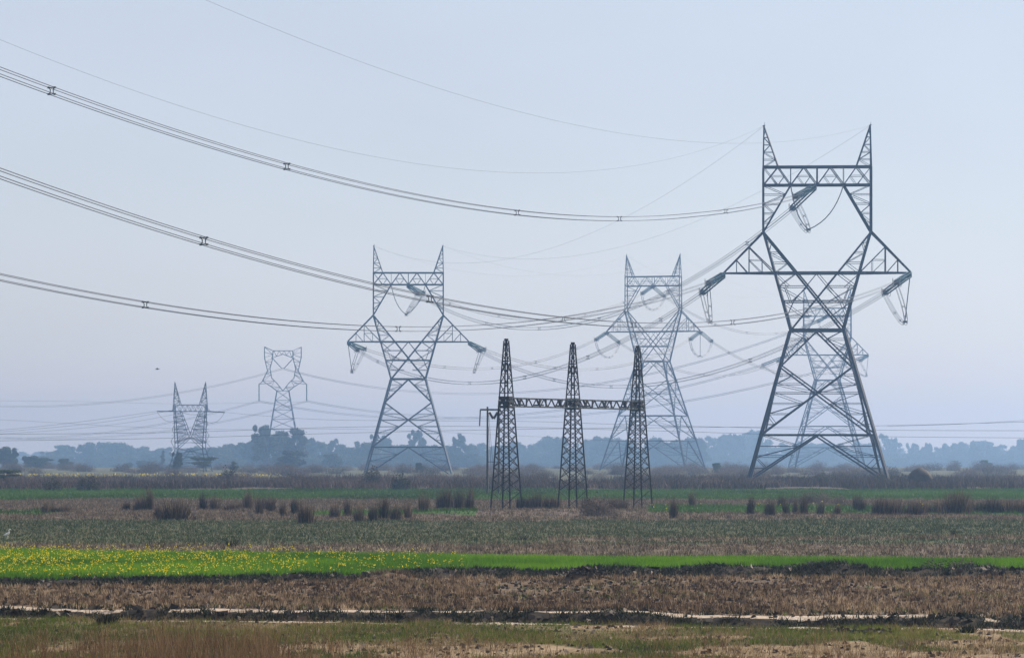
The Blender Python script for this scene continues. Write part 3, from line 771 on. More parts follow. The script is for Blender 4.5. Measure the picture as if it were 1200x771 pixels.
# ------------------------------------------------------------------ three-mast switching gantry in the middle
def gantry():
    m = [(593.3, 602), (671.3, 599.8), (747.3, 598)]
    Dm = [240.0, 247.6, 255.4]
    pos = [Vector(((p[0] - 600) / F * d, d, 0)) for p, d in zip(m, Dm)]
    dirv = (pos[2] - pos[0]).normalized(); ang = math.atan2(dirv.y, dirv.x)
    root = thing('switching_gantry', 'dark three-mast lattice gantry with pale truss beams in the middle of the fields', 'gantry', pos[0])
    R_ = Matrix.Rotation(ang, 3, 'Z')
    Hm = 11.5; zb0, zb1 = 7.1, 7.75
    A = lambda z: float(np.interp(z, [0, 7.4, 10.1, Hm], [.78, .36, .20, .115]))
    for k, p in enumerate(pos):
        o = p - pos[0]; gz = float(height(p.x, p.y))
        # the mast as a part: the rings that tie its four corners are the parent mesh
        mb = MB()
        for z in (8.65, 10.15, 10.6, 11.05):
            w = A(z)
            for i, j in ((-1, -1), (1, -1), (1, 1), (-1, 1)): mb.bar((i * w, j * w, z), (-j * w, i * w, z), .05)
        mast = mb.build('lattice_mast', M['mast_steel'], root)
        mast.location = o; mast.rotation_euler = (0, 0, ang)
        cp = MB(); cp.tube([(0, 0, Hm), (0, 0, Hm + .16)], .145, 10); cp.build('cap', M['mast_steel'], mast)
        cl = MB(); cl.box((0, 0, 10.15), .46, .46, .09); cl.build('collar', M['mast_steel'], mast)
        for i, j in ((-1, -1), (1, -1), (1, 1), (-1, 1)):
            lg = MB(); lg.angle((i * A(0) * 1.02, j * A(0) * 1.02, gz - .4), (i * A(7.4), j * A(7.4), 7.4), .085, (i, j)); lg.angle((i * A(7.4), j * A(7.4), 7.4), (i * A(10.15), j * A(10.15), 10.15), .075, (i, j))
            lg.angle((i * A(10.15), j * A(10.15), 10.15), (i * A(Hm), j * A(Hm), Hm + .02), .075, (i, j)); lg.build('leg', M['mast_steel'], mast)
        lc = MB()
        zs = [1.35]
        while zs[-1] < 7.0: zs.append(zs[-1] + 1.05 * A(zs[-1]) + .12)
        zs[-1] = 7.1
        for f in range(4):
            def q(z, t, f=f):
                X, Y = t * A(z), -A(z)
                for _ in range(f): X, Y = -Y, X
                return Vector((X, Y, z))
            lc.bar(q(1.35, -1), q(.25, 1 if f % 2 else -1), .035)
            for i, (z0, z1) in enumerate(zip(zs[:-1], zs[1:])):
                lc.bar(q(z0, -1), q(z1, 1), .042); lc.bar(q(z0, 1), q(z1, -1), .042)
            lc.bar(q(10.2, -1), q(10.6, 1), .035); lc.bar(q(10.6, 1), q(11.05, -1), .035); lc.bar(q(11.05, -1), q(Hm, 1), .035)
            for z in (8.0, 9.3): lc.bar(q(z, -1), q(z, 1), .05)
            lc.bar(q(7.95, -1), q(8.6, 1), .045); lc.bar(q(8.6, 1), q(9.3, -1), .045); lc.bar(q(9.3, -1), q(10.1, 1), .045); lc.bar(q(9.3, 1), q(10.1, -1), .04)
            for z in (zb0 - .02, zb0 + .3, zb1 - .05): lc.bar(q(z, -1), q(z, 1), .13)
            lc.bar(q(zb0, -1), q(zb1, 1), .09); lc.bar(q(zb0, 1), q(zb1, -1), .09)
        lc.build('lacing', M['mast_steel'], mast)['kind'] = 'stuff'
    for k in range(2):
        a, b_ = pos[k] - pos[0], pos[k + 1] - pos[0]
        L = (b_ - a).length
        mb = MB(); w = .32
        for yy in (-w, w):
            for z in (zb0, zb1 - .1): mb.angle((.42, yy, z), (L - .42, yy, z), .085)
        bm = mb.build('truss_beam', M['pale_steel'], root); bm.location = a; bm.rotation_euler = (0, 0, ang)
        lc = MB(); n = 16
        xs = np.linspace(.42, L - .42, n + 1)
        for i in range(n):
            for yy in (-w, w): lc.bar((xs[i], yy, zb0 if i % 2 else zb1 - .1), (xs[i + 1], yy, zb1 - .1 if i % 2 else zb0), .045)
            for z in (zb0, zb1 - .1): lc.bar((xs[i], -w if i % 2 else w, z), (xs[i + 1], w if i % 2 else -w, z), .04)
        lc.build('beam_lacing', M['mast_steel'], bm)['kind'] = 'stuff'
        for fx in (.19, .48, .80):       # bus supports inside the beam: a dark clamp and two stub insulators
            it = MB(); X = L * fx
            it.box((X, 0, zb0 + .12), .5, .5, .10)
            it.tube([(X - .3, 0, zb0 + .55), (X, 0, zb0 + .2)], .085, 6); it.tube([(X + .3, 0, zb0 + .55), (X, 0, zb0 + .2)], .085, 6)
            it.bar((X - .42, -w, zb0), (X - .42, -w, zb1 - .1), .08); it.bar((X + .42, -w, zb0), (X + .42, -w, zb1 - .1), .08)
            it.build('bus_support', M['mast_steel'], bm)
gantry()

def double_pole():
    D = 352.0; s_ = D / F; Zp = lambda py: CAM_H + (HY - py) * s_
    x1, x2 = (571.3 - 600) * s_, (584.6 - 600) * s_
    gx = (x1 + x2) / 2
    r = thing('double_pole', 'dark twin-pole power line support just left of the gantry', 'utility pole', (gx, D, 0))
    for x, top in ((x1, 476.5), (x2, 478.5)):
        mb = MB(); mb.tube([(x - gx, 0, -.4), (x - gx, 0, Zp(top))], [.125, .09], 8); mb.build('pole', M['wood'], r)
    xa = MB(); zt = Zp(480); xa.box(((562.5 + 587) / 2 * s_ - 600 * s_ - gx, -.16, zt), 24.5 * s_, .12, .17); xa.build('crossarm', M['wood'], r)
    mb = MB(); mb.bar((x1 - gx, 0, Zp(541)), (x2 - gx, 0, Zp(541)), .06); mb.build('brace', M['mast_steel'], r)
    mb = MB()
    mb.tube([((573.5 - 600) * s_ - gx, -.16, Zp(483)), ((578 - 600) * s_ - gx, -.16, Zp(490.5))], .12, 8)
    mb.tube([((583 - 600) * s_ - gx, -.16, Zp(483)), ((578.6 - 600) * s_ - gx, -.16, Zp(490.5))], .12, 8); mb.build('vee_insulator', M['mast_steel'], r)
    mb = MB(); e = Vector(((562 - 600) * s_ - gx, -.16, Zp(499)))
    mb.tube([((562.9 - 600) * s_ - gx, -.16, zt), e], .06, 8); mb.build('suspension_string', M['mast_steel'], r)
    mb = MB(); mb.tube([(x1 - gx + .1, 0, Zp(484)), ((580.5 - 600) * s_ - gx, -1.2, 0)], .02, 4); mb.tube([(x1 - gx + .1, 0, Zp(500)), ((577.5 - 600) * s_ - gx, -1.6, 0)], .02, 4); mb.build('stay_wire', M['wire'], r)
double_pole()

# ------------------------------------------------------------------ conductors
def spacer_mesh(g=.45):
    mb = MB(); h = g / 2
    for x in (-h * .55, h * .55):
        mb.bar((x * 1.5, 0, -h), (x * .9, 0, -h * .45), .075); mb.bar((x * .9, 0, -h * .45), (x * .9, 0, h * .45), .06); mb.bar((x * .9, 0, h * .45), (x * 1.5, 0, h), .075)
    mb.bar((-h, 0, h), (h, 0, h), .06); mb.bar((-h, 0, -h), (h, 0, -h), .06)
    for x in (-h, h):
        for z in (-h, h): mb.box((x, 0, z), .13, .16, .13)
    return mb.mesh('spacer', M['fitting'])
ME_SP = spacer_mesh()
def bundle(path, label, rad, spacers, group, gap=.45, quad=True):
    """path: function s->Vector over list of s; builds a four-wire bundle as one thing"""
    S, f = path
    pts = [f(s) for s in S]
    mid = pts[0]
    root = thing('conductor_bundle', label, 'power line', mid, 0, group)
    h = gap / 2
    for a in ((-h, -h), (h, -h), (h, h), (-h, h)):
        mb = MB(); off = []
        for i, p in enumerate(pts):
            d = (pts[min(i + 1, len(pts) - 1)] - pts[max(i - 1, 0)]); sd = Vector((d.y, -d.x, 0)).normalized()
            off.append(p - mid + sd * a[0] + Vector((0, 0, a[1])))
        mb.tube(off, rad, 5); mb.build('subconductor', M['wire'], root)
    for s in spacers:
        p = f(s); d = f(s + .5) - f(s - .5)
        o = link('spacer', ME_SP, root); o.location = p - mid; o.rotation_euler = (0, 0, math.atan2(-d.x, d.y))
    return root
def single(path, name, label, rad, group=None, cat='power line'):
    S, f = path; pts = [f(s) for s in S]; mid = pts[0]
    mb = MB(); mb.tube([p - mid for p in pts], rad, 5)
    o = mb.build(name, M['wire']); o.location = mid
    return tag(o, label, cat, group)
def para_free(E, th, b, c):
    ux, uy = math.sin(th), math.cos(th)
    return lambda s: Vector((E.x + ux * s, E.y + uy * s, E.z + b * s + c * s * s))
def para_span(A, B, sag):
    L = (B - A).length
    return lambda t: A * (1 - t) + B * t - Vector((0, 0, 4 * sag * t * (1 - t))), L

# near span: from the nearest tower towards a support out of the picture at the left
FR = {'C': (195.738, -.139739, 3.42840e-4, (278, 269, 221, 152, 110, 55)), 'R': (195.804, -.132652, 3.25749e-4, (279, 229, 162, 117)), 'L': (195.700, -.139234, 3.58965e-4, (220, 152, 88))}
SPC = {'C': (269, 221, 152, 110, 55), 'R': (279, 229, 162, 117, 45), 'L': (220, 152, 88)}
LBL = {'C': 'uppermost black four-wire bundle sweeping from the left edge into the window of the largest pylon',
       'R': 'middle black four-wire bundle sweeping from the left edge to the largest pylon right arm',
       'L': 'lowest black four-wire bundle sweeping from the left edge to the largest pylon left arm'}
for a in 'CRL':
    th, b_, c_, _ = FR[a]
    E_ = wpt(1, a); f = para_free({'C': P(948, 222, 500), 'R': P(1066, 321, 500), 'L': P(848.5, 322, 500)}[a], R(th), b_, c_)
    d = f(12.5) - E_
    end = hang_set(1, a, d)
    s0 = math.hypot(end.x - E_.x, end.y - E_.y); dz = end - f(s0)
    g = (lambda f, s0, dz: (lambda s: f(s) + dz * max(0, 1 - (s - s0) / 60)))(f, s0, dz)
    bundle((np.linspace(s0, 385, 70), g), LBL[a], .027, SPC[a], 'four-wire bundles of the near span')
for a, th, b_, c_, lab in (('EL', 195.875, -.187635, 4.65533e-4, 'thin earth wire from the left edge to the left horn of the largest pylon'),
                           ('ER', 195.944, -.142311, 3.30937e-4, 'thin earth wire from the top edge to the right horn of the largest pylon')):
    f = para_free(wpt(1, a), R(th), b_, c_)
    single((np.linspace(0, 385, 70), f), 'earth_wire', lab, .010, 'thin earth wires of the near span', 'earth wire')

def back_span(k0, k1, sags, esag, rad, labs, elabs, group, nsp=5):
    for a in 'CRL':
        A, B = wpt(k0, a), wpt(k1, a); f, L = para_span(A, B, sags[a])
        e0 = hang_set(k0, a, f(12.5 / L) - A); e1 = hang_set(k1, a, f(1 - 12.5 / L) - B)
        g = para_span(e0, e1, sags[a] * (1 - 22 / L) - .4)[0]
        rt = bundle((np.linspace(0, 1, 44), g), labs[a], rad, [], group, .45)
        for i in range(nsp):
            t = (i + .5) / nsp; p = g(t); d = g(t + .005) - g(t - .005)
            o = link('spacer', ME_SP, rt); o.location = p - e0; o.rotation_euler = (0, 0, math.atan2(-d.x, d.y))
    for a in ('EL', 'ER'):
        f, L = para_span(wpt(k0, a), wpt(k1, a), esag[a])
        single((np.linspace(0, 1, 40), f), 'earth_wire', elabs[a], .013, 'thin earth wires of the far spans', 'earth wire')
back_span(1, 2, {'C': 13.2, 'L': 11.0, 'R': 11.6}, {'EL': 10.0, 'ER': 9.0}, .030,
          {'C': 'four-wire bundle between the windows of the largest pylon and the blue grey pylon', 'L': 'four-wire bundle between the left arms of the largest pylon and the blue grey pylon',
           'R': 'four-wire bundle between the right arms of the largest pylon and the blue grey pylon'},
          {'EL': 'thin earth wire between the left horns of the largest pylon and the blue grey pylon', 'ER': 'thin earth wire between the right horns of the largest pylon and the blue grey pylon'}, 'four-wire bundles behind the largest pylon', 6)
back_span(2, 3, {'C': 7.5, 'L': 7.0, 'R': 7.2}, {'EL': 6.0, 'ER': 6.0}, .032,
          {'C': 'hazy bundle between the windows of the blue grey pylon and the pale pylon', 'L': 'hazy bundle between the left arms of the blue grey pylon and the pale pylon',
           'R': 'hazy bundle between the right arms of the blue grey pylon and the pale pylon'},
          {'EL': 'faint earth wire between the left horns of the blue grey and the pale pylon', 'ER': 'faint earth wire between the right horns of the blue grey and the pale pylon'}, 'four-wire bundles over the gantry', 5)
back_span(3, 4, {'C': 8.0, 'L': 8.0, 'R': 8.0}, {'EL': 6.0, 'ER': 6.0}, .034,
          {'C': 'faint bundle between the windows of the pale pylon and the faintest horned pylon', 'L': 'faint bundle between the left arms of the pale pylon and the faintest horned pylon',
           'R': 'faint bundle between the right arms of the pale pylon and the faintest horned pylon'},
          {'EL': 'very faint earth wire between the left horns of the pale and the faintest pylon', 'ER': 'very faint earth wire between the right horns of the pale and the faintest pylon'}, 'four-wire bundles right of the pale pylon', 5)
# from the faintest horned tower across to the heart-shaped one, then on to the left
for a, sg in (('C', 15.5), ('L', 12.0), ('R', 12.0)):
    A, B = wpt(4, a), HT[a]; f, L = para_span(A, B, sg)
    e0 = hang_set(4, a, f(12.5 / L) - A); g = para_span(e0, B, sg - .8)[0]
    nm = {'C': 'middle', 'L': 'left-hand', 'R': 'right-hand'}[a]
    bundle((np.linspace(0, 1, 44), g), 'faint %s bundle between the faintest horned pylon and the heart-headed pylon' % nm, .034, [], 'faint bundles to the heart-headed pylon')
    f2 = para_span(B, B + Vector((-190, 30, -2)), 13.0)[0]
    bundle((np.linspace(0, 1, 36), f2), 'faint %s bundle running left from the heart-headed pylon out of the picture' % nm, .034, [], 'faint bundles left of the heart-headed pylon')

# jumpers, now that all ends are known
for key, lows in ((1, {'L': (-15.0, 0, 22.6), 'R': (12.3, 0, 22.4), 'C': (-1.2, 0, 35.4)}), (2, {'L': (-12.2, 0, 22.8), 'R': (14.2, 0, 22.8), 'C': (-.5, 0, 35.2)}),
                  (3, {'L': (-12.8, 0, 22.6), 'R': (13.0, 0, 22.6), 'C': (-.4, 0, 35.4)}), (4, {'L': (-14.5, 0, 22.6), 'R': (12.6, 0, 22.6), 'C': (-1.2, 0, 35.4)})):
    t = T[key]; e = t['ext']
    for a in 'LRC':
        en = t['ends'].get(a, [])
        if len(en) < 2: continue
        low = Vector(lows[a]) + Vector((0, 0, e)); pil = None
        if (key, a) in ((1, 'R'), (2, 'L'), (3, 'R'), (4, 'R')): pil = [t['att'][a]]
        if a == 'C': pil = [Vector((-3.7, 0, ZB0 + e)), Vector((3.7, 0, ZB0 + e))] if key < 3 else None
        jumper(t['root'], en[0], en[1], low, pil)

# lines of the smaller tower and the low wires that cross the whole view
def poly(pts):
    """smooth line through measured points (px, py, distance)"""
    w = [P(*q) for q in pts]; n = len(w)
    def f(t):
        u_ = t * (n - 1); i = min(int(u_), n - 2); k = u_ - i
        p0, p1, p2, p3 = w[max(i - 1, 0)], w[i], w[i + 1], w[min(i + 2, n - 1)]
        return 0.5 * ((2 * p1) + (p2 - p0) * k + (2 * p0 - 5 * p1 + 4 * p2 - p3) * k * k + (3 * p1 - p0 - 3 * p2 + p3) * k ** 3)
    return f
def pxy(v): return (600 + F * v.x / v.y, HY - F * (v.z - CAM_H) / v.y)
LW = [
    ([pxy(ST['L']) + (ST['L'].y,), (84, 495.4, 890), (0, 503.8, 900), (-90, 510, 910)], 'upper of three thin wires falling left from the spiked pylon', .034),
    ([pxy(ST['LM']) + (ST['LM'].y,), (117, 495, 890), (0, 506, 900), (-90, 511.5, 910)], 'middle of three thin wires falling left from the spiked pylon', .032),
    ([(222, 482, 881), (150, 495, 890), (60, 504.5, 900), (-90, 513, 910)], 'lowest of three thin wires falling left from the spiked pylon', .030),
    ([pxy(ST['R']) + (ST['R'].y,), (380, 491.6, 800), (600, 493.4, 720), (725, 497, 690), (1000, 503.5, 640), (1300, 504.5, 600)], 'upper thin wire running right from the spiked pylon behind the gantry', .030),
    ([(-110, 509.6, 520), (0, 508.7, 520), (200, 506.6, 520), (400, 500.4, 520), (562, 499.6, 520), (760, 504.5, 520), (1000, 511, 520), (1300, 513.5, 520)], 'dark low wire crossing the whole view at the height of the twin pole insulator', .024),
    ([(-110, 517, 540), (0, 516.3, 540), (200, 513.2, 540), (400, 507.4, 540), (600, 503, 540), (800, 500.8, 540), (1040, 498.6, 540), (1300, 491, 540)], 'lowest dark wire at the left, crossing the view and climbing towards the right edge', .026),
    ([(-100, 489, 1000), (0, 491.7, 1000), (70, 495.4, 1000), (140, 499.5, 1000), (260, 503, 1000), (420, 503, 1000), (600, 510, 1000), (800, 521, 1000)], 'faint thin wire dipping behind the spiked pylon at the left', .03),
    ([(1040, 499.4, 700), (1120, 497.0, 700), (1200, 492.4, 700), (1300, 484, 700)], 'thin wire rising to the right edge beside the largest pylon', .026),
    ([(-90, 468, 1300), (0, 469.5, 1300), (100, 470.5, 1300), (210, 473, 1300), (360, 471, 1300)], 'very faint wire level with the beam of the spiked pylon', .03),
]
for pts, lab, rad in LW:
    single((np.linspace(0, 1, 60), poly(pts)), 'power_wire', lab, rad, None)


# ------------------------------------------------------------------ blades, tufts
def blades(base, h, w, lean, tint, bend=0.0):
    """one thin triangle per blade"""
    n = len(base); ph = rng.uniform(0, 2 * np.pi, n)
    dx = np.cos(ph) * w / 2; dy = np.sin(ph) * w / 2
    V = np.empty((n, 3, 3)); V[:, 0] = base; V[:, 1] = base; V[:, 2] = base
    V[:, 0, 0] -= dx; V[:, 0, 1] -= dy; V[:, 1, 0] += dx; V[:, 1, 1] += dy
    V[:, 2, 0] += lean[:, 0] * h; V[:, 2, 1] += lean[:, 1] * h; V[:, 2, 2] += h
    V[:, 0, 2] -= 0.02; V[:, 1, 2] -= 0.02
    return V.reshape(-1, 3), np.arange(3 * n).reshape(n, 3), np.repeat(tint, 3)
def scatter(y0, y1, dens, mask, spread=0.150):
    """points per square metre over the trapezoid the picture can see, kept where mask holds"""
    out = []
    edges = np.linspace(y0, y1, 24)
    for a, b in zip(edges[:-1], edges[1:]):
        hw = spread * b + 1.0
        n = int(dens * (b - a) * 2 * hw)
        x = rng.uniform(-hw, hw, n); yy = rng.uniform(a, b, n)
        out.append(np.stack([x, yy], 1))
    p = np.concatenate(out)
    k = mask(p[:, 0], p[:, 1])
    return p[k]
def stuff(name, label, V, Fc, t, mat, cat=None):
    o = link(name, np_mesh(name, V, Fc, mat, t))
    return tag(o, label, cat or name.replace('_', ' '), kind='stuff')
def on_ground(p): return np.column_stack([p, height(p[:, 0], p[:, 1])])
def field_of(name): return lambda x, y: zone(x, y) == ZI[name]
def tuft_blades(p, k, hm, hs, w, leanm, tintf, r=0.05):
    """k blades round each point"""
    n = len(p); q = np.repeat(p, k, 0) + rng.normal(0, r, (n * k, 2))
    b = on_ground(q)
    hh = np.repeat(rng.normal(1, .22, n), k)
    h = np.clip(rng.normal(hm, hs, n * k) * hh, hm * .25, hm * 2.2)
    lean = rng.normal(0, leanm, (n * k, 2))
    return blades(b, h, np.full(n * k, w) * rng.uniform(.6, 1.4, n * k), lean, tintf(q, np.repeat(rng.uniform(0, 1, n), k)))

# wheat crop
p = scatter(98, 142, 330, field_of('wheat'))
b = on_ground(p); n = len(p)
hgt = 0.14 + 0.16 * fnoise(p[:, 0], p[:, 1], 3, 81)
V, Fq, t = blades(b, rng.normal(1, .18, n) * hgt, np.full(n, .030), rng.normal(0, .28, (n, 2)), np.clip(rng.normal(.5, .2, n) + (fnoise(p[:, 0], p[:, 1] * .5, 3.5, 82, 4) - .5) * 1.7, 0, 1))
stuff('wheat_crop', 'bright green young wheat covering the long strip field in the middle distance', V, Fq, t, M['wheat'])

# mustard plants in the left part of the wheat
def mus(x, y):
    a = apx(x, y); f = np.interp(a, [-80, 230, 300, 420, 540, 555], [1, 1, .55, .42, .14, 0])
    return (zone(x, y) == ZI['wheat']) & (rng.uniform(0, 1, len(x)) < f * (-0.25 + 2.3 * fnoise(x, y * .6, 2.6, 91)))
p = scatter(98, 142, 5.0, mus)
n = len(p); b = on_ground(p); hh = np.clip(rng.normal(.34, .09, n), .2, .62)
V1, F1, t1 = blades(b, hh * .98, np.full(n, .03), rng.normal(0, .1, (n, 2)), rng.uniform(0, 1, n))
stuff('mustard_stems', 'thin green stems of the flowering mustard in the wheat', V1, F1, t1, M['mustard_stem'])
k = 4
q = np.repeat(b, k, 0); q[:, 2] += np.repeat(hh, k) * rng.uniform(.72, 1.04, n * k)
q[:, :2] += rng.normal(0, .045, (n * k, 2))
def specks(c, s, tint):
    """small crossed quads of random orientation"""
    m = len(c); a = rng.normal(0, 1, (m, 3)); a /= np.linalg.norm(a, axis=1)[:, None]
    bb = np.cross(a, rng.normal(0, 1, (m, 3))); bb /= np.linalg.norm(bb, axis=1)[:, None]
    s = np.asarray(s)[:, None]
    V = np.stack([c - a * s - bb * s, c + a * s - bb * s, c + a * s + bb * s, c - a * s + bb * s], 1).reshape(-1, 3)
    return V, np.arange(4 * m).reshape(m, 4), np.repeat(tint, 4)
V, Fq, t = specks(q, rng.uniform(.009, .021, n * k), rng.uniform(0, 1, n * k))
stuff('mustard_flowers', 'scattered yellow mustard flowers over the left half of the green strip', V, Fq, t, M['mustard'])

# rice stubble, in short standing tufts
p = scatter(78, 118, 13, field_of('stubble'))
sz = fnoise(p[:, 0], p[:, 1] * .5, 2.0, 95)
p = p[sz > .26]
V, Fq, t = tuft_blades(p, 8, .105, .03, .030, .30, lambda q, r: np.clip(np.where(r > .66, .62, np.where(r < .35, .06, .32)) + .16 * rng.uniform(-1, 1, len(q)) + (fnoise(q[:, 0], q[:, 1] * .4, 4, 96) - .45) * .7, 0, 1), .040)
stuff('rice_stubble', 'brown cut rice stubble standing in short tufts across the near field', V, Fq, t, M['stubble'])
p = scatter(78, 118, 10, field_of('stubble')); n = len(p); b = on_ground(p); b[:, 2] += .012
V, Fq, t = specks(b, rng.uniform(.015, .06, n), rng.beta(1.3, 2.2, n))
stuff('soil_clods', 'loose clods and straw scraps lying between the rice stubble', V, Fq, t, M['clod'])
p = scatter(78, 118, 3.0, lambda x, y: (zone(x, y) == ZI['stubble']) & (fnoise(x, y, 3, 99) > .56))
V, Fq, t = tuft_blades(p, 7, .08, .02, .02, .5, lambda q, r: rng.uniform(.2, .8, len(q)), .07)
stuff('green_weeds', 'small green weeds sprouting among the rice stubble', V, Fq, t, M['grass'])

# near meadow
p = scatter(58, 86, 150, lambda x, y: (zone(x, y) == ZI['meadow']))
gn = fnoise(p[:, 0], p[:, 1] * .6, 1.4, 101); p = p[(gn + rng.normal(0, .1, len(p))) > .40]
V, Fq, t = tuft_blades(p, 3, .075, .03, .014, .45, lambda q, r: np.clip(r * .35 + (fnoise(q[:, 0], q[:, 1] * .5, 2.6, 102) - .3) * 1.2, 0, 1), .03)
stuff('meadow_grass', 'short patchy green grass along the bottom of the picture', V, Fq, t, M['grass'])
p = scatter(58, 86, 24, lambda x, y: np.isin(zone(x, y), [ZI['bare'], ZI['meadow']]) & (fnoise(x, y * .6, 1.5, 103) > .44))
V, Fq, t = tuft_blades(p, 6, .10, .05, .012, .5, lambda q, r: np.clip(r + .2 * rng.uniform(-1, 1, len(q)), 0, 1), .05)
stuff('dry_grass_tufts', 'small dry brown grass tufts scattered over the near meadow', V, Fq, t, M['dry_grass'])
p = scatter(58, 90, 7, lambda x, y: np.isin(zone(x, y), [ZI['bare'], ZI['pale'], ZI['meadow']])); n = len(p); b = on_ground(p); b[:, 2] += .01
V, Fq, t = specks(b, rng.uniform(.012, .05, n), rng.uniform(0, 1, n) ** .7)
stuff('earth_crumbs', 'dry clods and crumbs of earth on the bare patches in front', V, Fq, t, M['clod'])
# tall dry grass at the bottom left
def tall(x, y):
    a = apx(x, y)
    f = np.exp(-((a - 215) / 75) ** 2) + .30 * np.exp(-((a - 330) / 60) ** 2) + .26 * np.exp(-((a - 60) / 60) ** 2) + .04
    return (y < 68.5 + 2.2 * np.exp(-((a - 215) / 70) ** 2)) & (rng.uniform(0, 1, len(x)) < f * (-.5 + 2.6 * fnoise(x, y, .9, 111)))
p = scatter(60, 72, 30, tall, .165)
V, Fq, t = tuft_blades(p, 8, .40, .17, .011, .24, lambda q, r: np.clip(r * .7 + .3 * rng.uniform(0, 1, len(q)), 0, 1), .06)
stuff('tall_dry_grass', 'tall rusty dry grass standing at the bottom left of the picture', V, Fq, t, M['rusty'])

# weeds that cover both bunds
def bundz(x, y): return zone(x, y) == ZI['bund']
p = scatter(74, 118, 95, bundz)
p = p[(fnoise(p[:, 0], p[:, 1], .7, 121) + rng.normal(0, .06, len(p))) > .42]
V, Fq, t = tuft_blades(p, 5, .09, .05, .03, .6, lambda q, r: np.clip(r * .55 + .25 * np.clip(apx(q[:, 0], q[:, 1]) / 2400, 0, 1) * rng.uniform(0, 1, len(q)), 0, 1), .06)
stuff('bund_weeds', 'dark weeds and turf growing on the low earth bunds', V, Fq, t, M['weed'])
p = scatter(74, 118, 14, bundz); n = len(p); b = on_ground(p); b[:, 2] += .02
V, Fq, t = specks(b, rng.uniform(.02, .10, n), rng.uniform(0, 1, n))
stuff('bund_clods', 'clods of dark earth on the low bunds', V, Fq, t, M['clod'])

# fallow land and straw bands further out
p = scatter(122, 222, 7.0, field_of('fallow'), .158)
p = p[fnoise(p[:, 0], p[:, 1] * .4, 4, 131) > .12]
V, Fq, t = tuft_blades(p, 5, .09, .04, .05, .6, lambda q, r: np.clip(r * .8 * fnoise(q[:, 0], q[:, 1] * .3, 7, 132) + .6 * (rng.uniform(0, 1, len(q)) > .86), 0, 1), .12)
stuff('fallow_tufts', 'dull grey green tufts across the fallow field behind the wheat', V, Fq, t, M['fallow'])
p = scatter(118, 312, 5.0, lambda x, y: np.isin(zone(x, y), [ZI['straw'], ZI['tan']]) & (fnoise(x, y * .4, 5, 133) > .08), .158)
V, Fq, t = tuft_blades(p, 5, .12, .05, .05, .5, lambda q, r: np.clip(r * .8 + .2 * rng.uniform(-1, 1, len(q)), 0, 1), .12)
stuff('straw_tufts', 'dry pinkish straw stubble in bands behind the wheat strip', V, Fq, t, M['straw'])
p = scatter(220, 420, 3.2, field_of('crop'), .158)
V, Fq, t = tuft_blades(p, 3, .16, .06, .09, .4, lambda q, r: np.clip(r * .4 + (fnoise(q[:, 0], q[:, 1] * .3, 12, 151, 4) - .3) * 1.3, 0, 1), .15)
stuff('far_crop', 'green crop standing in the far strips around the gantry', V, Fq, t, M['crop'])
p = scatter(228, 275, .05, lambda x, y: (zone(x, y) == ZI['crop']) & (apx(x, y) > 740), .158); n = len(p); b = on_ground(p); b[:, 2] += rng.uniform(.25, .5, n)
V, Fq, t = specks(b, rng.uniform(.02, .05, n), rng.uniform(0, 1, n))
stuff('far_flowers', 'few yellow flowers in the green strip right of the gantry', V, Fq, t, M['mustard'])
p = scatter(402, 565, 1.5, lambda x, y: (zone(x, y) == ZI['scrub']) & (fnoise(x, y * .3, 9, 141) > .36), .158)
V, Fq, t = tuft_blades(p, 4, .62, .25, .13, .35, lambda q, r: np.clip(r * .6 + .25 * rng.uniform(-1, 1, len(q)) + (fnoise(q[:, 0], q[:, 1] * .3, 14, 142) - .5), 0, 1), .25)
stuff('dry_scrub_grass', 'reddish brown dry grass filling the belt behind the far green strip', V, Fq, t, M['scrub_grass'])
p = scatter(600, 690, .07, field_of('yellow'), .158); n = len(p); b = on_ground(p); b[:, 2] += rng.uniform(.3, .6, n)
V, Fq, t = specks(b, rng.uniform(.06, .14, n), rng.uniform(0, 1, n))
stuff('far_mustard', 'yellow flowering crop far off at the left below the trees', V, Fq, t, M['mustard'])

# ------------------------------------------------------------------ reeds, bushes
def reed_mesh(name, n, rad, h, wid, mat, lean=.15):
    a = rng.uniform(0, 2 * np.pi, n); rr = rad * np.sqrt(rng.uniform(0, 1, n))
    b = np.column_stack([np.cos(a) * rr, np.sin(a) * rr, np.zeros(n)])
    out = rng.uniform(0, 1, n) < .22; rr = np.where(out, rr * 1.7, rr); b[:, 0] = np.cos(a) * rr; b[:, 1] = np.sin(a) * rr
    hh = h * np.clip(rng.normal(.80, .17, n), .3, 1.15) * np.clip(1 - .28 * (rr / rad) ** 2, .3, 1)
    ln = np.column_stack([np.cos(a), np.sin(a)]) * (rr / rad * .22)[:, None] + rng.normal(0, lean, (n, 2))
    V, Fq, t = blades(b, hh, np.full(n, wid) * rng.uniform(.6, 1.5, n), ln, np.clip(rng.beta(1.6, 2.4, n), 0, 1))
    return np_mesh(name, V, Fq, mat, t)
RM = [reed_mesh('reed_clump', n, r, 1.5, w, M['reed']) for n, r, w in ((260, .38, .045), (330, .5, .05), (220, .30, .045), (420, .62, .05))]
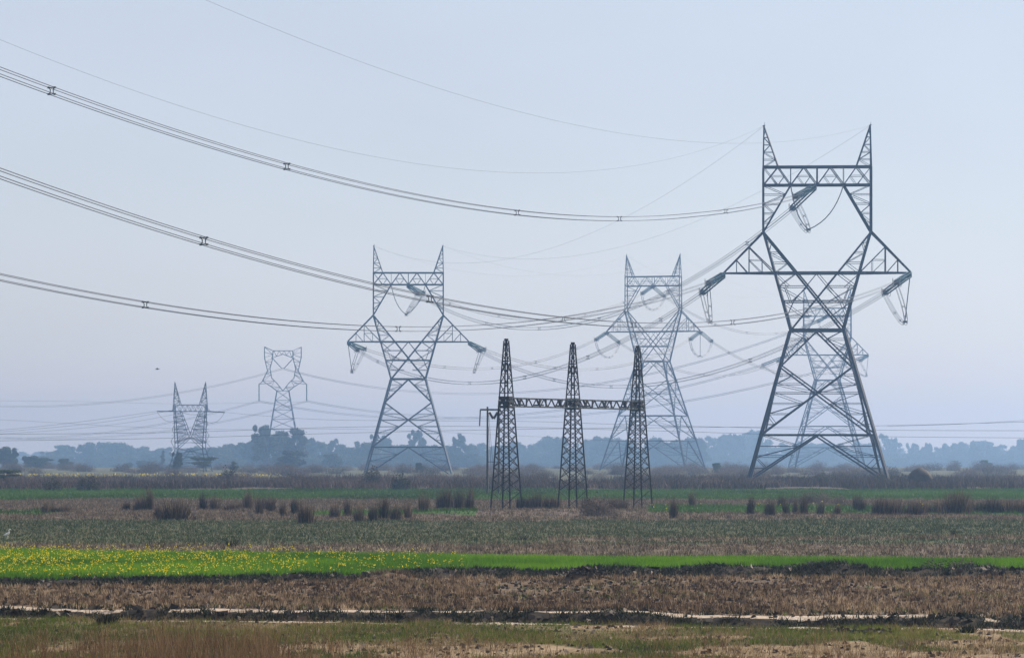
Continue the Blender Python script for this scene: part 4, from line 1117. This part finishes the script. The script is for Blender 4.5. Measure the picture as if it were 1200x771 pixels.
def bush_mesh(name, n, rx, h, mat, s0, s1, stems=20, holes=.25):
    u_ = rng.normal(0, 1, (n, 3)); u_ /= np.linalg.norm(u_, axis=1)[:, None]; u_[:, 2] = np.abs(u_[:, 2])
    az = np.arctan2(u_[:, 1], u_[:, 0]); lob = 1 + .22 * np.sin(az * 3 + rng.uniform(0, 6)) + .16 * np.sin(az * 5 + rng.uniform(0, 6)) + .18 * np.sin(u_[:, 2] * 7 + az * 2)
    r = (rng.uniform(.35, 1, n) ** .6) * lob
    c = np.column_stack([u_[:, 0] * rx * r, u_[:, 1] * rx * r, .08 * h + u_[:, 2] * h * .92 * r])
    V, Fq, t = specks(c, rng.uniform(s0, s1, n), np.clip(rng.beta(1.8, 2.2, n), 0, 1))
    k = stems
    b = np.column_stack([rng.normal(0, rx * .5, (k, 2)), np.zeros(k)])
    V2, F2, t2 = blades(b, h * rng.uniform(.6, 1.25, k), np.full(k, s0 * .9), rng.normal(0, .28, (k, 2)), rng.uniform(0, .8, k))
    F2q = np.column_stack([F2, F2[:, 2]])
    me = np_mesh(name, V, Fq, mat, t)
    # stems go in as triangles of the same mesh
    bm = bmesh.new(); bm.from_mesh(me); ly = bm.verts.layers.float.get('tint')
    vs = [bm.verts.new(v) for v in V2]
    for v, tt in zip(vs, t2): v[ly] = tt
    for f_ in F2: bm.faces.new([vs[i] for i in f_])
    bm.to_mesh(me); bm.free()
    return me
BM_G = [bush_mesh('bush', 1700, rx, h, M['leaf_bush'], .018, .05) for rx, h in ((.9, 1.3), (1.1, 1.2), (.8, 1.5))]
BM_B = [bush_mesh('bush', 800, rx, h, M['leaf_bush_brown'], .015, .042, 420) for rx, h in ((1.2, 1.4), (1.0, 1.2), (1.4, 1.5), (.9, 1.6))]
def put(name, me, x, y, s, label, cat, group=None, rz=None, dz=-.04):
    o = link(name, me); o.location = (x, y, float(height(x, y)) + dz)
    o.rotation_euler = (0, 0, random.uniform(0, 6.28) if rz is None else rz)
    o.scale = s if isinstance(s, tuple) else (s, s, s)
    return tag(o, label, cat, group)
def reed_at(px, py_base, hpx, wpx, label, group=None, k=None):
    x, y_ = gp(px, py_base); m_ = y_ / F
    me = RM[random.randrange(4) if k is None else k]
    bb = me.vertices; R0 = float(np.percentile([abs(v.co.x) for v in bb], 88)); H0 = max(v.co.z for v in bb)
    o = put('reed_clump', me, x, y_, (wpx * m_ / 2 / R0 * .82, wpx * m_ / 2 / R0 * .82, hpx * m_ / H0 * random.uniform(1.15, 1.55)), label, 'reeds', group)
    o.rotation_euler = (random.uniform(-.12, .12), random.uniform(-.14, .14), random.uniform(0, 6.28))
    return o
GRL = 'upright brown reed clump among others along the near edge of the far green strip'
# clumps read off the photograph: px, base py, height, width
LEFT = [(53, 601, 13, 10), (177, 598, 26, 9), (186, 607, 20, 10), (168, 598, 20, 16), (238, 597, 20, 11), (252, 597, 18, 12), (268, 598, 9, 12), (290, 596, 24, 12), (304, 602, 22, 10), (319, 600, 20, 10),
        (332, 604, 17, 9), (346, 602, 20, 10), (393, 606, 20, 14), (408, 605, 18, 10), (421, 611, 22, 13), (437, 610, 24, 12), (449, 608, 24, 14), (463, 609, 22, 14), (478, 607, 20, 11), (496, 603, 22, 14),
        (148, 598, 12, 10), (160, 598, 11, 10), (277, 597, 10, 14), (311, 597, 13, 20), (60, 600, 10, 14), (75, 600, 9, 16)]
for px, py, h_, w_ in LEFT: reed_at(px, py, h_, w_, GRL + ' left of the gantry', 'reed clumps left of the gantry')
reed_at(205, 609, 28, 38, 'widest dark reed clump left of the gantry, in front of the far green strip', None, 3)
reed_at(359, 613, 25, 20, 'dark reed clump standing alone nearest to the wheat, left of the gantry', None, 1)
for px, py, h_, w_ in ((525, 596, 28, 14), (537, 597, 25, 12), (549, 598, 26, 14), (516, 596, 22, 12)): reed_at(px, py, h_, w_, 'tall thin brown reeds of the stand just left of the gantry', 'reeds left of the left mast')
for px, py, h_, w_ in ((612, 597, 20, 16), (622, 597, 18, 12), (630, 598, 22, 14), (642, 597, 19, 14), (652, 597, 18, 12), (688, 597, 16, 14), (720, 597, 18, 14), (728, 598, 16, 16)): reed_at(px, py, h_, w_, 'low brown reeds growing between the masts of the gantry', 'reeds between the gantry masts')
for px, py, h_, w_ in ((789, 607, 24, 12), (811, 594, 18, 9), (879, 603, 22, 9), (902, 604, 20, 13), (916, 594, 15, 10), (922, 603, 16, 8), (933, 602, 18, 8), (942, 603, 22, 10), (962, 603, 14, 10), (981, 603, 14, 9), (1004, 597, 18, 12), (1010, 599, 14, 10)):
    reed_at(px, py, h_, w_, GRL + ' right of the gantry', 'reed clumps right of the gantry')
reed_at(1034, 603, 20, 24, 'broad dense brown reed clump right of the largest pylon, leftmost of the dense row', None, 3)
reed_at(1050, 603, 22, 18, 'narrow brown reed clump second in the dense row below the haystack', None, 1)
reed_at(1074, 603, 18, 28, 'low rounded brown reed clump below the haystack', None, 3)
reed_at(1122, 602, 30, 34, 'tallest broad brown reed clump below and right of the haystack', None, 3)
for px, w_, h_ in ((1148, 22, 17), (1164, 22, 18), (1182, 24, 17), (1199, 22, 18), (1216, 24, 17), (1103, 20, 16), (1090, 18, 13)): reed_at(px, 601, h_, w_, 'dense dark reed clump of the hedge-like row at the right edge', 'reed hedge at the right edge')
x, y_ = gp(700, 606)
put('bush', BM_B[1], x, y_, (1.2, 1.2, 1.0), 'dark green brown bush at the foot of the middle gantry mast', 'bush')
for px, py, s in ((948, 590, .8), (966, 589, .7), (930, 590, .5), (985, 591, .6)):
    x, y_ = gp(px, py); put('bush', BM_B[random.randrange(4)], x, y_, s, 'brown bushy scrub under the legs of the largest pylon', 'bush', 'scrub under the largest pylon')
# thorny bare shrub left of centre, little shrubs, weeds
def twig_mesh(name, n, h, spread, mat):
    b = np.zeros((n, 3)); b[:, :2] = rng.normal(0, .06, (n, 2)); ln = rng.normal(0, spread, (n, 2))
    V, Fq, t = blades(b, h * rng.uniform(.4, 1, n), np.full(n, .035), ln, rng.uniform(0, .4, n)); return np_mesh(name, V, Fq, mat, t)
x, y_ = gp(268, 641); put('thorn_shrub', twig_mesh('thorn_shrub', 70, .62, .8, M['weed']), x, y_ + 1, (1, 1, .95), 'bare dark thorny shrub just behind the flowering mustard', 'shrub')
x, y_ = gp(213 + 400, 633); put('thorn_shrub', twig_mesh('thorn_shrub', 50, .4, .9, M['reed']), x, y_, 1, 'small dull shrub in the fallow field below the gantry', 'shrub')
x, y_ = gp(1118, 628); put('grass_tussock', twig_mesh('grass_tussock', 90, .42, .35, M['weed']), x, y_, (.9, .9, 1), 'small dark pointed tussock in the straw band at the right', 'tussock')
x, y_ = gp(125, 733.5); put('grass_tussock', twig_mesh('grass_tussock', 420, .36, .55, M['weed']), x, y_, (1.15, .9, .95), 'dark shaggy tussock on the ditch bank at the lower left', 'tussock')
x, y_ = gp(1133, 742); put('grass_tussock', twig_mesh('grass_tussock', 240, .26, .45, M['weed']), x, y_, 1, 'dark brown tussock on the ditch bank at the lower right', 'tussock')
def clod_mesh(name, n, rx, ry, h):
    u_ = rng.normal(0, .5, (n, 2)); c = np.column_stack([u_[:, 0] * rx, u_[:, 1] * ry, h * np.exp(-(u_ ** 2).sum(1) * 2) * rng.uniform(.5, 1.1, n)])
    V, Fq, t = specks(c, rng.uniform(.02, .07, n), rng.beta(1.2, 2.4, n)); return np_mesh(name, V, Fq, M['clod'], t)
x, y_ = gp(685, 684); put('soil_heap', clod_mesh('soil_heap', 500, .75, .6, .36), x, y_, (.8, .8, .6), 'dark loose soil heap in the stubble before the bund, left of centre right', 'heap')
x, y_ = gp(458, 679.5); put('straw_heap', reed_mesh('straw_heap', 500, .55, .30, .02, M['straw'], .5), x, y_, (1.1, 1, .9), 'pale tan heap of straw leaning on the bund below the mustard', 'heap')
for px, py, wd in ((1022, 742.5, .5), (990, 741, .6)):
    x, y_ = gp(px, py); put('soil_heap', clod_mesh('soil_heap', 260, wd, .35, .10), x, y_, 1, 'flat dark clod pile on the pale ditch bank at the lower right', 'heap', 'clod piles on the ditch bank')
for px, py in ((970, 669), (945, 668), (1128, 669), (1098, 668)):
    x, y_ = gp(px, py + 3); put('bush', BM_G[random.randrange(3)], x, y_, (.75, .6, .30), 'low dark green bush on the bund at the right', 'bush', 'low bushes on the right bund')
for px, py, h_ in ((1138, 671, .75), (1160, 671, .7), (1092, 671, .6)):
    x, y_ = gp(px, py); put('dry_stalk', twig_mesh('dry_stalk', 9, h_, .25, M['dry_grass']), x, y_, 1, 'few pale dry stalks standing out of the right bund before the wheat', 'stalks', 'dry stalks on the right bund')

# scrub belt between the far green strip and the trees: bushes one by one
for i in range(80):
    y_ = random.uniform(425, 560); hwid = .15 * y_; x = random.uniform(-hwid, hwid); a = float(apx(x, y_))
    if 575 < y_ and a < 330: continue
    if 650 < a < 735 and y_ > 430 and random.random() < .8: continue
    big = random.random() < .08
    me = (BM_G if big else BM_B)[random.randrange(3)]
    s = random.uniform(.9, 1.5) * (1.0 if big else .9)
    put('bush', me, x, y_, (s * random.uniform(1, 1.7), s * 1.2, s * random.uniform(.7, 1.05)), ('dark rounded bush standing out in the brown scrub belt' if big else 'brown twiggy bush in the scrub belt behind the far green strip'), 'bush', 'dark bushes of the scrub belt' if big else 'brown bushes of the scrub belt')
for px, py, s, lab in ((436, 571, 1.5, 'large dark bush left of two below the blue grey pylon'), (470, 574, 1.3, 'dark rounded bush right of two below the blue grey pylon'), (102, 575, 1.25, 'dark wide bush in the scrub belt at the far left'), (62, 575, 1.15, 'dark bush in the scrub belt near the left edge'), (268, 568, 1.45, 'dark shaggy bush rising from the scrub belt right of the spiked pylon'), (345, 566, 1.2, 'leaning dark bush in the scrub belt below the heart-headed pylon')):
    x, y_ = gp(px, py); y_ = min(y_, 470); x = (px - 600) / F * y_
    put('bush', BM_G[random.randrange(3)], x, y_, (s * 1.1, s, s), lab, 'bush')
for i in range(170):
    y_ = random.uniform(640, 1150); hwid = .15 * y_; x = random.uniform(-hwid, hwid)
    if y_ < 720 and apx(x, y_) < 330: continue
    s = random.uniform(1.0, 1.8)
    put('bush', BM_B[random.randrange(4)], x, y_, (s * 1.5, s * 1.2, s * random.uniform(.7, 1.0)), 'hazy purple brown bush at the foot of the distant trees', 'bush', 'hazy bushes before the distant trees')

# ------------------------------------------------------------------ trees
def tree_meshes(kind, seed):
    r_ = np.random.default_rng(seed); tr = MB(); blobs = []
    rad = lambda z, a: a
    if kind == 'round':
        tr.tube([(0, 0, -.3), (.05, 0, 1.2), (0, .05, 2.6), (.1, 0, 4.5)], [.34, .27, .22, .1], 7)
        for k in range(6):
            a = k * 1.05 + r_.uniform(0, .5); tr.tube([(0, 0, 1.8 + .2 * k), (math.cos(a) * 1.2, math.sin(a) * 1.2, 3.4 + .2 * k), (math.cos(a) * 2.6, math.sin(a) * 2.6, 4.6 + .3 * k)], [.14, .1, .04], 5)
        for k in range(34):
            a = r_.uniform(0, 6.28); q = r_.uniform(0, 1) ** .5 * 3.3; z = r_.uniform(1.5, 7.9) - q * .35
            blobs.append((q * math.cos(a), q * math.sin(a), z, r_.uniform(.65, 1.55), r_.uniform(.55, 1.2)))
    elif kind == 'tall':
        tr.tube([(0, 0, -.3), (.1, 0, 3), (-.1, .1, 6), (.1, 0, 9.2)], [.26, .2, .15, .05], 7)
        for k in range(20):
            z = 2.4 + k * .38; a = r_.uniform(0, 6.28); q = r_.uniform(.5, 1.7) * (1 if k < 13 else .5)
            tr.tube([(0, 0, z - 1.0), (q * math.cos(a) * .6, q * math.sin(a) * .6, z - .3), (q * math.cos(a), q * math.sin(a), z)], [.08, .06, .03], 4)
            blobs.append((q * math.cos(a), q * math.sin(a), z, r_.uniform(.45, 1.0), r_.uniform(.4, .85)))
    elif kind == 'loose':
        tr.tube([(0, 0, -.3), (.1, 0, 2), (.2, .1, 4.2), (0, 0, 7.0)], [.3, .24, .18, .06], 7)
        for k in range(24):
            a = r_.uniform(0, 6.28); q = r_.uniform(.2, 3.0); z = r_.uniform(2.2, 9.0) - q * .35
            tr.tube([(.1, 0, max(1.6, z - 2.4)), (q * math.cos(a) * .6, q * math.sin(a) * .6, z - .8), (q * math.cos(a), q * math.sin(a), z)], [.11, .07, .03], 4)
            blobs.append((q * math.cos(a), q * math.sin(a), z, r_.uniform(.55, 1.25), r_.uniform(.45, 1.0)))
    else:  # flat acacia
        tr.tube([(0, 0, -.3), (.2, 0, 1.4), (.1, 0, 2.6)], [.24, .2, .14], 7)
        for k in range(9):
            a = k * .7 + r_.uniform(0, .5); q = r_.uniform(1.5, 4.2); z = r_.uniform(4.6, 9.0) - q * .75
            tr.tube([(.1, 0, 1.6 + .1 * k), (q * math.cos(a) * .5, q * math.sin(a) * .5, z * .75), (q * math.cos(a), q * math.sin(a), z)], [.1, .06, .03], 4)
            blobs.append((q * math.cos(a), q * math.sin(a), z, r_.uniform(1.1, 1.8), r_.uniform(.4, .7)))
    cs, ts = [], []
    for (x, y, z, a, b_) in blobs:
        n = int(330 * a); d = r_.normal(0, 1, (n, 3)); d /= np.linalg.norm(d, axis=1)[:, None]
        q = (r_.uniform(.40, 1.02, n) + np.abs(r_.normal(0, .17, n)))[:, None]
        cs.append(np.array([x, y, z]) + d * q * np.array([a, a, b_])); ts.append(np.clip(r_.normal(.45, .2, n) + r_.uniform(-.2, .2), 0, 1))
    c = np.concatenate(cs); t = np.concatenate(ts)
    V, Fq, tt = specks(c, r_.uniform(.07, .19, len(c)), t)
    cm = np_mesh('crown', V, Fq, M['leaf_dark'] if kind in ('round', 'acacia') else M['leaf_mid'], tt)
    return tr.mesh('trunk', M['bark'], True), cm, float(V[:, 2].max()), float(np.abs(V[:, 0]).max())
TK = {k: [tree_meshes(k, sd + j) for j in range(nv)] for k, sd, nv in (('round', 11, 5), ('tall', 31, 4), ('loose', 51, 4), ('acacia', 71, 2))}
def tree(kind, px, top, wpx, D, label, group=None, base=None):
    tm, cm, H0, W0 = TK[kind][random.randrange(len(TK[kind]))]
    x = (px - 600) / F * D; m_ = D / F
    z = CAM_H + (HY - top) * m_ - float(height(x, D)); s = max(.3, z / H0); sw = wpx * m_ / 2 / W0
    sw = min(max(sw, s * .45), s * 1.9)
    r = thing('tree', label, 'tree', (x, D, float(height(x, D)) - .1), random.uniform(0, 6.28), group)
    r.scale = (sw, sw, s)
    link('trunk', tm, r); link('crown', cm, r)
    return r
# notable trees first
tree('acacia', 238, 534, 36, 860, 'flat-topped thorn tree right beside the foot of the spiked pylon')
tree('loose', 208, 528, 16, 865, 'slender bush-like tree in front of the left leg of the spiked pylon')
tree('acacia', 4, 549, 50, 470, 'dark thorn tree cut by the left edge, nearer than the other trees')
tree('round', 340, 526, 42, 1150, 'dark round tree before the hazy wood under the heart-headed pylon')
tree('loose', 310, 496, 34, 1500, 'tallest hazy tree left of the heart-headed pylon legs')
tree('loose', 345, 500, 34, 1520, 'tall hazy tree right of the heart-headed pylon legs')
tree('round', 326, 503, 36, 1550, 'hazy tree between the two tall ones under the heart-headed pylon')
tree('round', 50, 535, 30, 1150, 'dark rounded tree third from the left edge')
tree('round', 77, 536, 24, 1150, 'small dark dome-shaped tree fourth from the left edge')
tree('round', 36, 533, 28, 1200, 'rounded tree second from the left edge')
tree('tall', 17, 524, 12, 1200, 'thin pointed tree near the left edge')
tree('round', 6, 522, 30, 1200, 'broad dark tree at the left edge under the low wires')
tree('round', 150, 541, 24, 1500, 'small pale round tree left of the spiked pylon, left one of two')
tree('round', 167, 539, 30, 1520, 'small pale round tree left of the spiked pylon, right one of two')
tree('tall', 191, 527, 8, 1400, 'thin pale tree like a lollipop just left of the spiked pylon')
tree('round', 1155, 538, 17, 1050, 'single dark round tree near the right edge')
tree('loose', 1122, 539, 17, 1500, 'small pale loose tree left of the single round tree at the right')
tree('round', 840, 544, 12, 820, 'small dark round shrub-like tree left of the largest pylon')
tree('round', 492, 548, 14, 830, 'small round tree right of the blue grey pylon foot')
tree('loose', 275, 540, 18, 860, 'small wispy tree just right of the thorn tree by the spiked pylon')
tree('round', 389, 530, 28, 1500, 'round hazy tree left of the blue grey pylon')
# the hazy rows, measured outline
ROW1 = [(255, 523, 34, 'round'), (268, 519, 30, 'round'), (285, 517, 36, 'loose'), (300, 515, 30, 'round'), (362, 512, 34, 'round'), (374, 516, 30, 'round'), (388, 513, 22, 'loose'), (398, 519, 26, 'round'), (410, 523, 24, 'round'),
        (419, 516, 14, 'tall'), (432, 517, 26, 'round'), (440, 507, 22, 'loose'), (452, 511, 24, 'round'), (466, 519, 28, 'round'), (478, 520, 22, 'round'), (486, 502, 24, 'loose'), (494, 512, 20, 'tall'), (506, 520, 28, 'round'), (522, 520, 24, 'round'), (532, 511, 16, 'tall'), (540, 507, 18, 'tall'), (552, 519, 22, 'round'), (425, 526, 26, 'round'), (462, 524, 28, 'round')]
for px, top, w_, k in ROW1:
    tree(k, px, top, w_ * 1.15, 1900 + random.uniform(-80, 120), {'round': 'rounded hazy tree in the wood behind the blue grey pylon', 'loose': 'loose-crowned taller hazy tree in the wood behind the blue grey pylon', 'tall': 'thin upright hazy tree in the wood behind the blue grey pylon'}[k], 'trees behind the blue grey pylon: ' + k)
ROW2 = [(60, 528, 26), (75, 520, 22), (92, 524, 26), (104, 517, 30), (118, 516, 36), (135, 517, 36), (148, 519, 30), (160, 523, 26), (170, 522, 26), (183, 525, 26), (196, 523, 26), (210, 525, 26), (225, 522, 26), (240, 524, 26)]
for px, top, w_ in ROW2: tree(random.choice(('round', 'round', 'loose')), px, top, w_ * 1.25, 2400 + random.uniform(-90, 120), 'pale tree of the hazy wood at the left', 'trees of the hazy wood at the left')
ROW3 = [(565, 518, 30), (580, 521, 28), (592, 520, 26), (606, 516, 30), (620, 519, 28), (634, 513, 32), (648, 510, 34), (660, 511, 30), (674, 517, 28), (690, 513, 34), (703, 510, 36), (716, 510, 30), (730, 514, 28), (744, 517, 26), (758, 513, 26), (772, 510, 30), (786, 516, 26), (800, 514, 28), (812, 511, 26)]
for px, top, w_ in ROW3: tree(random.choice(('round', 'round', 'loose')), px, top, w_ * 1.25, 2300 + random.uniform(-90, 150), 'hazy blue tree in the wood seen between the gantry masts', 'trees behind the gantry')
ROW4 = [(826, 516, 24), (838, 510, 26), (851, 508, 26), (862, 507, 24), (874, 506, 22), (884, 502, 20), (895, 512, 24), (908, 515, 24), (922, 518, 26), (938, 516, 24), (955, 518, 26), (972, 517, 24), (988, 519, 26), (1004, 516, 24), (1018, 518, 22), (1030, 516, 18), (1039, 507, 20), (1047, 512, 16),
        (1060, 525, 22), (1070, 518, 16), (1080, 524, 20), (1088, 518, 14), (1098, 523, 20), (1110, 519, 20), (1120, 518, 22), (1130, 517, 22), (1141, 519, 18), (1150, 515, 22), (1160, 517, 22), (1170, 521, 22), (1182, 520, 22), (1192, 521, 18), (1200, 512, 18), (1212, 515, 24), (1228, 516, 24)]
for px, top, w_ in ROW4: tree(random.choice(('round', 'loose', 'loose')), px, top, w_ * 1.3, 2800 + random.uniform(-120, 180), 'very pale tree of the distant wood at the right', 'trees of the distant wood at the right')
for px in range(240, 570, 13):
    tree('round', px + random.uniform(-5, 5), random.uniform(529, 538), random.uniform(24, 34), 1850 + random.uniform(-80, 60), 'low hazy tree of the thicket below the wood behind the blue grey pylon', 'thicket below the wood behind the blue grey pylon')
for px in list(range(40, 250, 14)) + list(range(556, 830, 14)):
    tree('round', px + random.uniform(-5, 5), random.uniform(530, 537), random.uniform(24, 36), 2250 + random.uniform(-90, 60), 'pale low tree of the far thicket ' + ('at the left' if px < 400 else 'behind the gantry'), 'far thicket ' + ('at the left' if px < 400 else 'behind the gantry'))
for px in range(830, 1250, 15):
    tree('round', px + random.uniform(-5, 5), random.uniform(530, 536), random.uniform(24, 36), 2700 + random.uniform(-90, 60), 'very pale low tree of the far thicket at the right', 'far thicket at the right')
for px in range(-60, 1270, 21):
    tree(random.choice(('round', 'loose')), px + random.uniform(-7, 7), random.uniform(523, 530), random.uniform(26, 40), random.uniform(3300, 3900), 'barely visible far tree fading into the haze', 'farthest trees in the haze')

# ------------------------------------------------------------------ haystack, birds
def haystack():
    x = (1078 - 600) / F * 440; y_ = 440.0
    r = thing('haystack', 'domed brown haystack right of the largest pylon', 'haystack', (x, y_, float(height(x, y_)) - .05))
    prof = [(1.30, 0), (1.45, .7), (1.50, 1.1), (1.38, 1.5), (1.0, 1.95), (.5, 2.25), (.12, 2.38)]
    n = 22; V = []; Fq = []
    for k, (rr, z) in enumerate(prof):
        for i in range(n):
            a = 2 * math.pi * i / n; q = rr * (1 + .05 * math.sin(3 * a + k) + .03 * math.sin(7 * a)); V.append((q * math.cos(a), q * math.sin(a), z))
    for k in range(len(prof) - 1):
        for i in range(n):
            j = (i + 1) % n; Fq.append((k * n + i, k * n + j, (k + 1) * n + j, (k + 1) * n + i))
    V.append((0, 0, 2.42)); t = rng.uniform(.2, .6, len(V)); me = np_mesh('stack', np.array(V), np.array(Fq), M['straw_heap'], t, True); link('stack', me, r)
    m_ = 1600; a = rng.uniform(0, 2 * np.pi, m_); zz = rng.uniform(.9, 2.4, m_); rr = np.interp(zz, [p[1] for p in prof], [p[0] for p in prof])
    b = np.column_stack([np.cos(a) * rr, np.sin(a) * rr, zz]); dr = np.column_stack([np.cos(a), np.sin(a)])
    V2, F2, t2 = blades(b, -rng.uniform(.15, .5, m_), np.full(m_, .05), -dr * .35, rng.beta(1.4, 2, m_)); link('thatch', np_mesh('thatch', V2, F2, M['straw_heap'], t2), r)['kind'] = 'stuff'
haystack()
def bird(mat, pts, radii, name, label, loc, extra=None):
    mb = MB(); mb.tube(pts, radii, 8)
    if extra: extra(mb)
    o = mb.build(name, mat, None, True); o.location = loc; return tag(o, label, 'bird')
x, y_ = gp(9, 631.5); y0 = float(height(x, y_))
def egret_legs(mb):
    for q in (-.025, .025):
        mb.tube([(q, 0, -.02), (q, .02, .13), (q, 0, .24)], .008, 4); mb.tube([(q, 0, -.01), (q + .05, -.02, -.01)], .006, 4)
    mb.tube([(.17, 0, .545), (.25, 0, .53)], [.013, .003], 5)
bird(M['feather_white'], [(-.26, 0, .21), (-.16, 0, .25), (-.03, 0, .30), (.06, 0, .35), (.09, 0, .42), (.07, 0, .48), (.10, 0, .54), (.14, 0, .555), (.175, 0, .545)], [.012, .05, .075, .06, .03, .024, .024, .032, .016], 'egret', 'small white egret standing in the field at the left edge', (x, y_, y0), egret_legs)
def wings(mb):
    for s in (-1, 1):
        mb.add([(-.12, 0, .02), (.1, 0, .02), (.05, s * .4, .16), (-.08, s * .38, .15), (-.05, s * .75, .05), (-.11, s * .72, .05)], [(0, 1, 2, 3), (3, 2, 4, 5)])
        mb.add([(-.12, 0, .0), (.1, 0, .0), (.05, s * .4, .145), (-.08, s * .38, .135)], [(3, 2, 1, 0)])
bpy.data.objects['egret'].scale = (.72, .72, .8)
o = bird(M['feather_dark'], [(-.32, 0, 0), (-.15, 0, 0), (0, 0, 0), (.14, 0, .02), (.24, 0, .03), (.30, 0, .02)], [.01, .05, .075, .05, .04, .008], 'flying_bird', 'tiny dark bird flying in the grey sky above the spiked pylon', P(184.5, 432.5, 480), wings)

# ------------------------------------------------------------------ labels that place each one in its row
ORD = ['first', 'second', 'third', 'fourth', 'fifth', 'sixth', 'seventh', 'eighth', 'ninth', 'tenth', 'eleventh', 'twelfth', 'thirteenth', 'fourteenth', 'fifteenth', 'sixteenth', 'seventeenth', 'eighteenth', 'nineteenth', 'twentieth']
ORD += ['twenty-' + q for q in ORD[:9]] + ['thirtieth'] + ['thirty-' + q for q in ORD[:9]]
def number_row(group, text):
    os_ = sorted([o for o in COL.objects if o.get('group') == group and o.get('category')], key=lambda o: o.location.x / o.location.y)
    for k, o in enumerate(os_): o['label'] = text % ORD[k]
number_row('trees of the distant wood at the right', 'very pale tree, %s from the left in the distant wood at the right')
number_row('trees behind the gantry', 'hazy blue tree, %s from the left in the wood behind the gantry')
number_row('trees of the hazy wood at the left', 'pale tree, %s from the left in the hazy wood at the left')
for k_, adj in (('round', 'rounded'), ('loose', 'loose-crowned tall'), ('tall', 'thin upright')):
    number_row('trees behind the blue grey pylon: ' + k_, adj + ' hazy tree, %s of its kind from the left behind the blue grey pylon')
number_row('reed clumps left of the gantry', 'upright brown reed clump, %s from the left among those left of the gantry')
number_row('reed clumps right of the gantry', 'upright brown reed clump, %s from the left among those right of the gantry')
number_row('reeds left of the left mast', 'tall thin reeds, %s from the left in the stand beside the left mast')
number_row('reeds between the gantry masts', 'low brown reeds, %s from the left between the gantry masts')
number_row('reed hedge at the right edge', 'dense dark reed clump, %s from the left in the hedge-like row at the right edge')
number_row('dark bushes of the scrub belt', 'dark rounded bush, %s from the left among those dotting the brown scrub belt')


# ------------------------------------------------------------------ haze
hz = MB(); hz.box((0, 2265, 28.3), 2000, 4690, 71.4)
hm = bpy.data.materials.new('morning_haze'); hm.use_nodes = True
nt = hm.node_tree
for nd in list(nt.nodes):
    if nd.type != 'OUTPUT_MATERIAL': nt.nodes.remove(nd)
pv = nt.nodes.new('ShaderNodeVolumePrincipled')
pv.inputs['Color'].default_value = (0.34, 0.56, 0.90, 1)
pv.inputs['Absorption Color'].default_value = (0.20, 0.08, 0.0, 1)
pv.inputs['Density'].default_value = HAZE_DENSITY
pv.inputs['Anisotropy'].default_value = 0.7
nt.links.new(pv.outputs['Volume'], nt.nodes['Material Output'].inputs['Volume'])
ho = hz.build('haze', hm); tag(ho, 'pale blue haze lying over the plain', 'haze', kind='stuff')
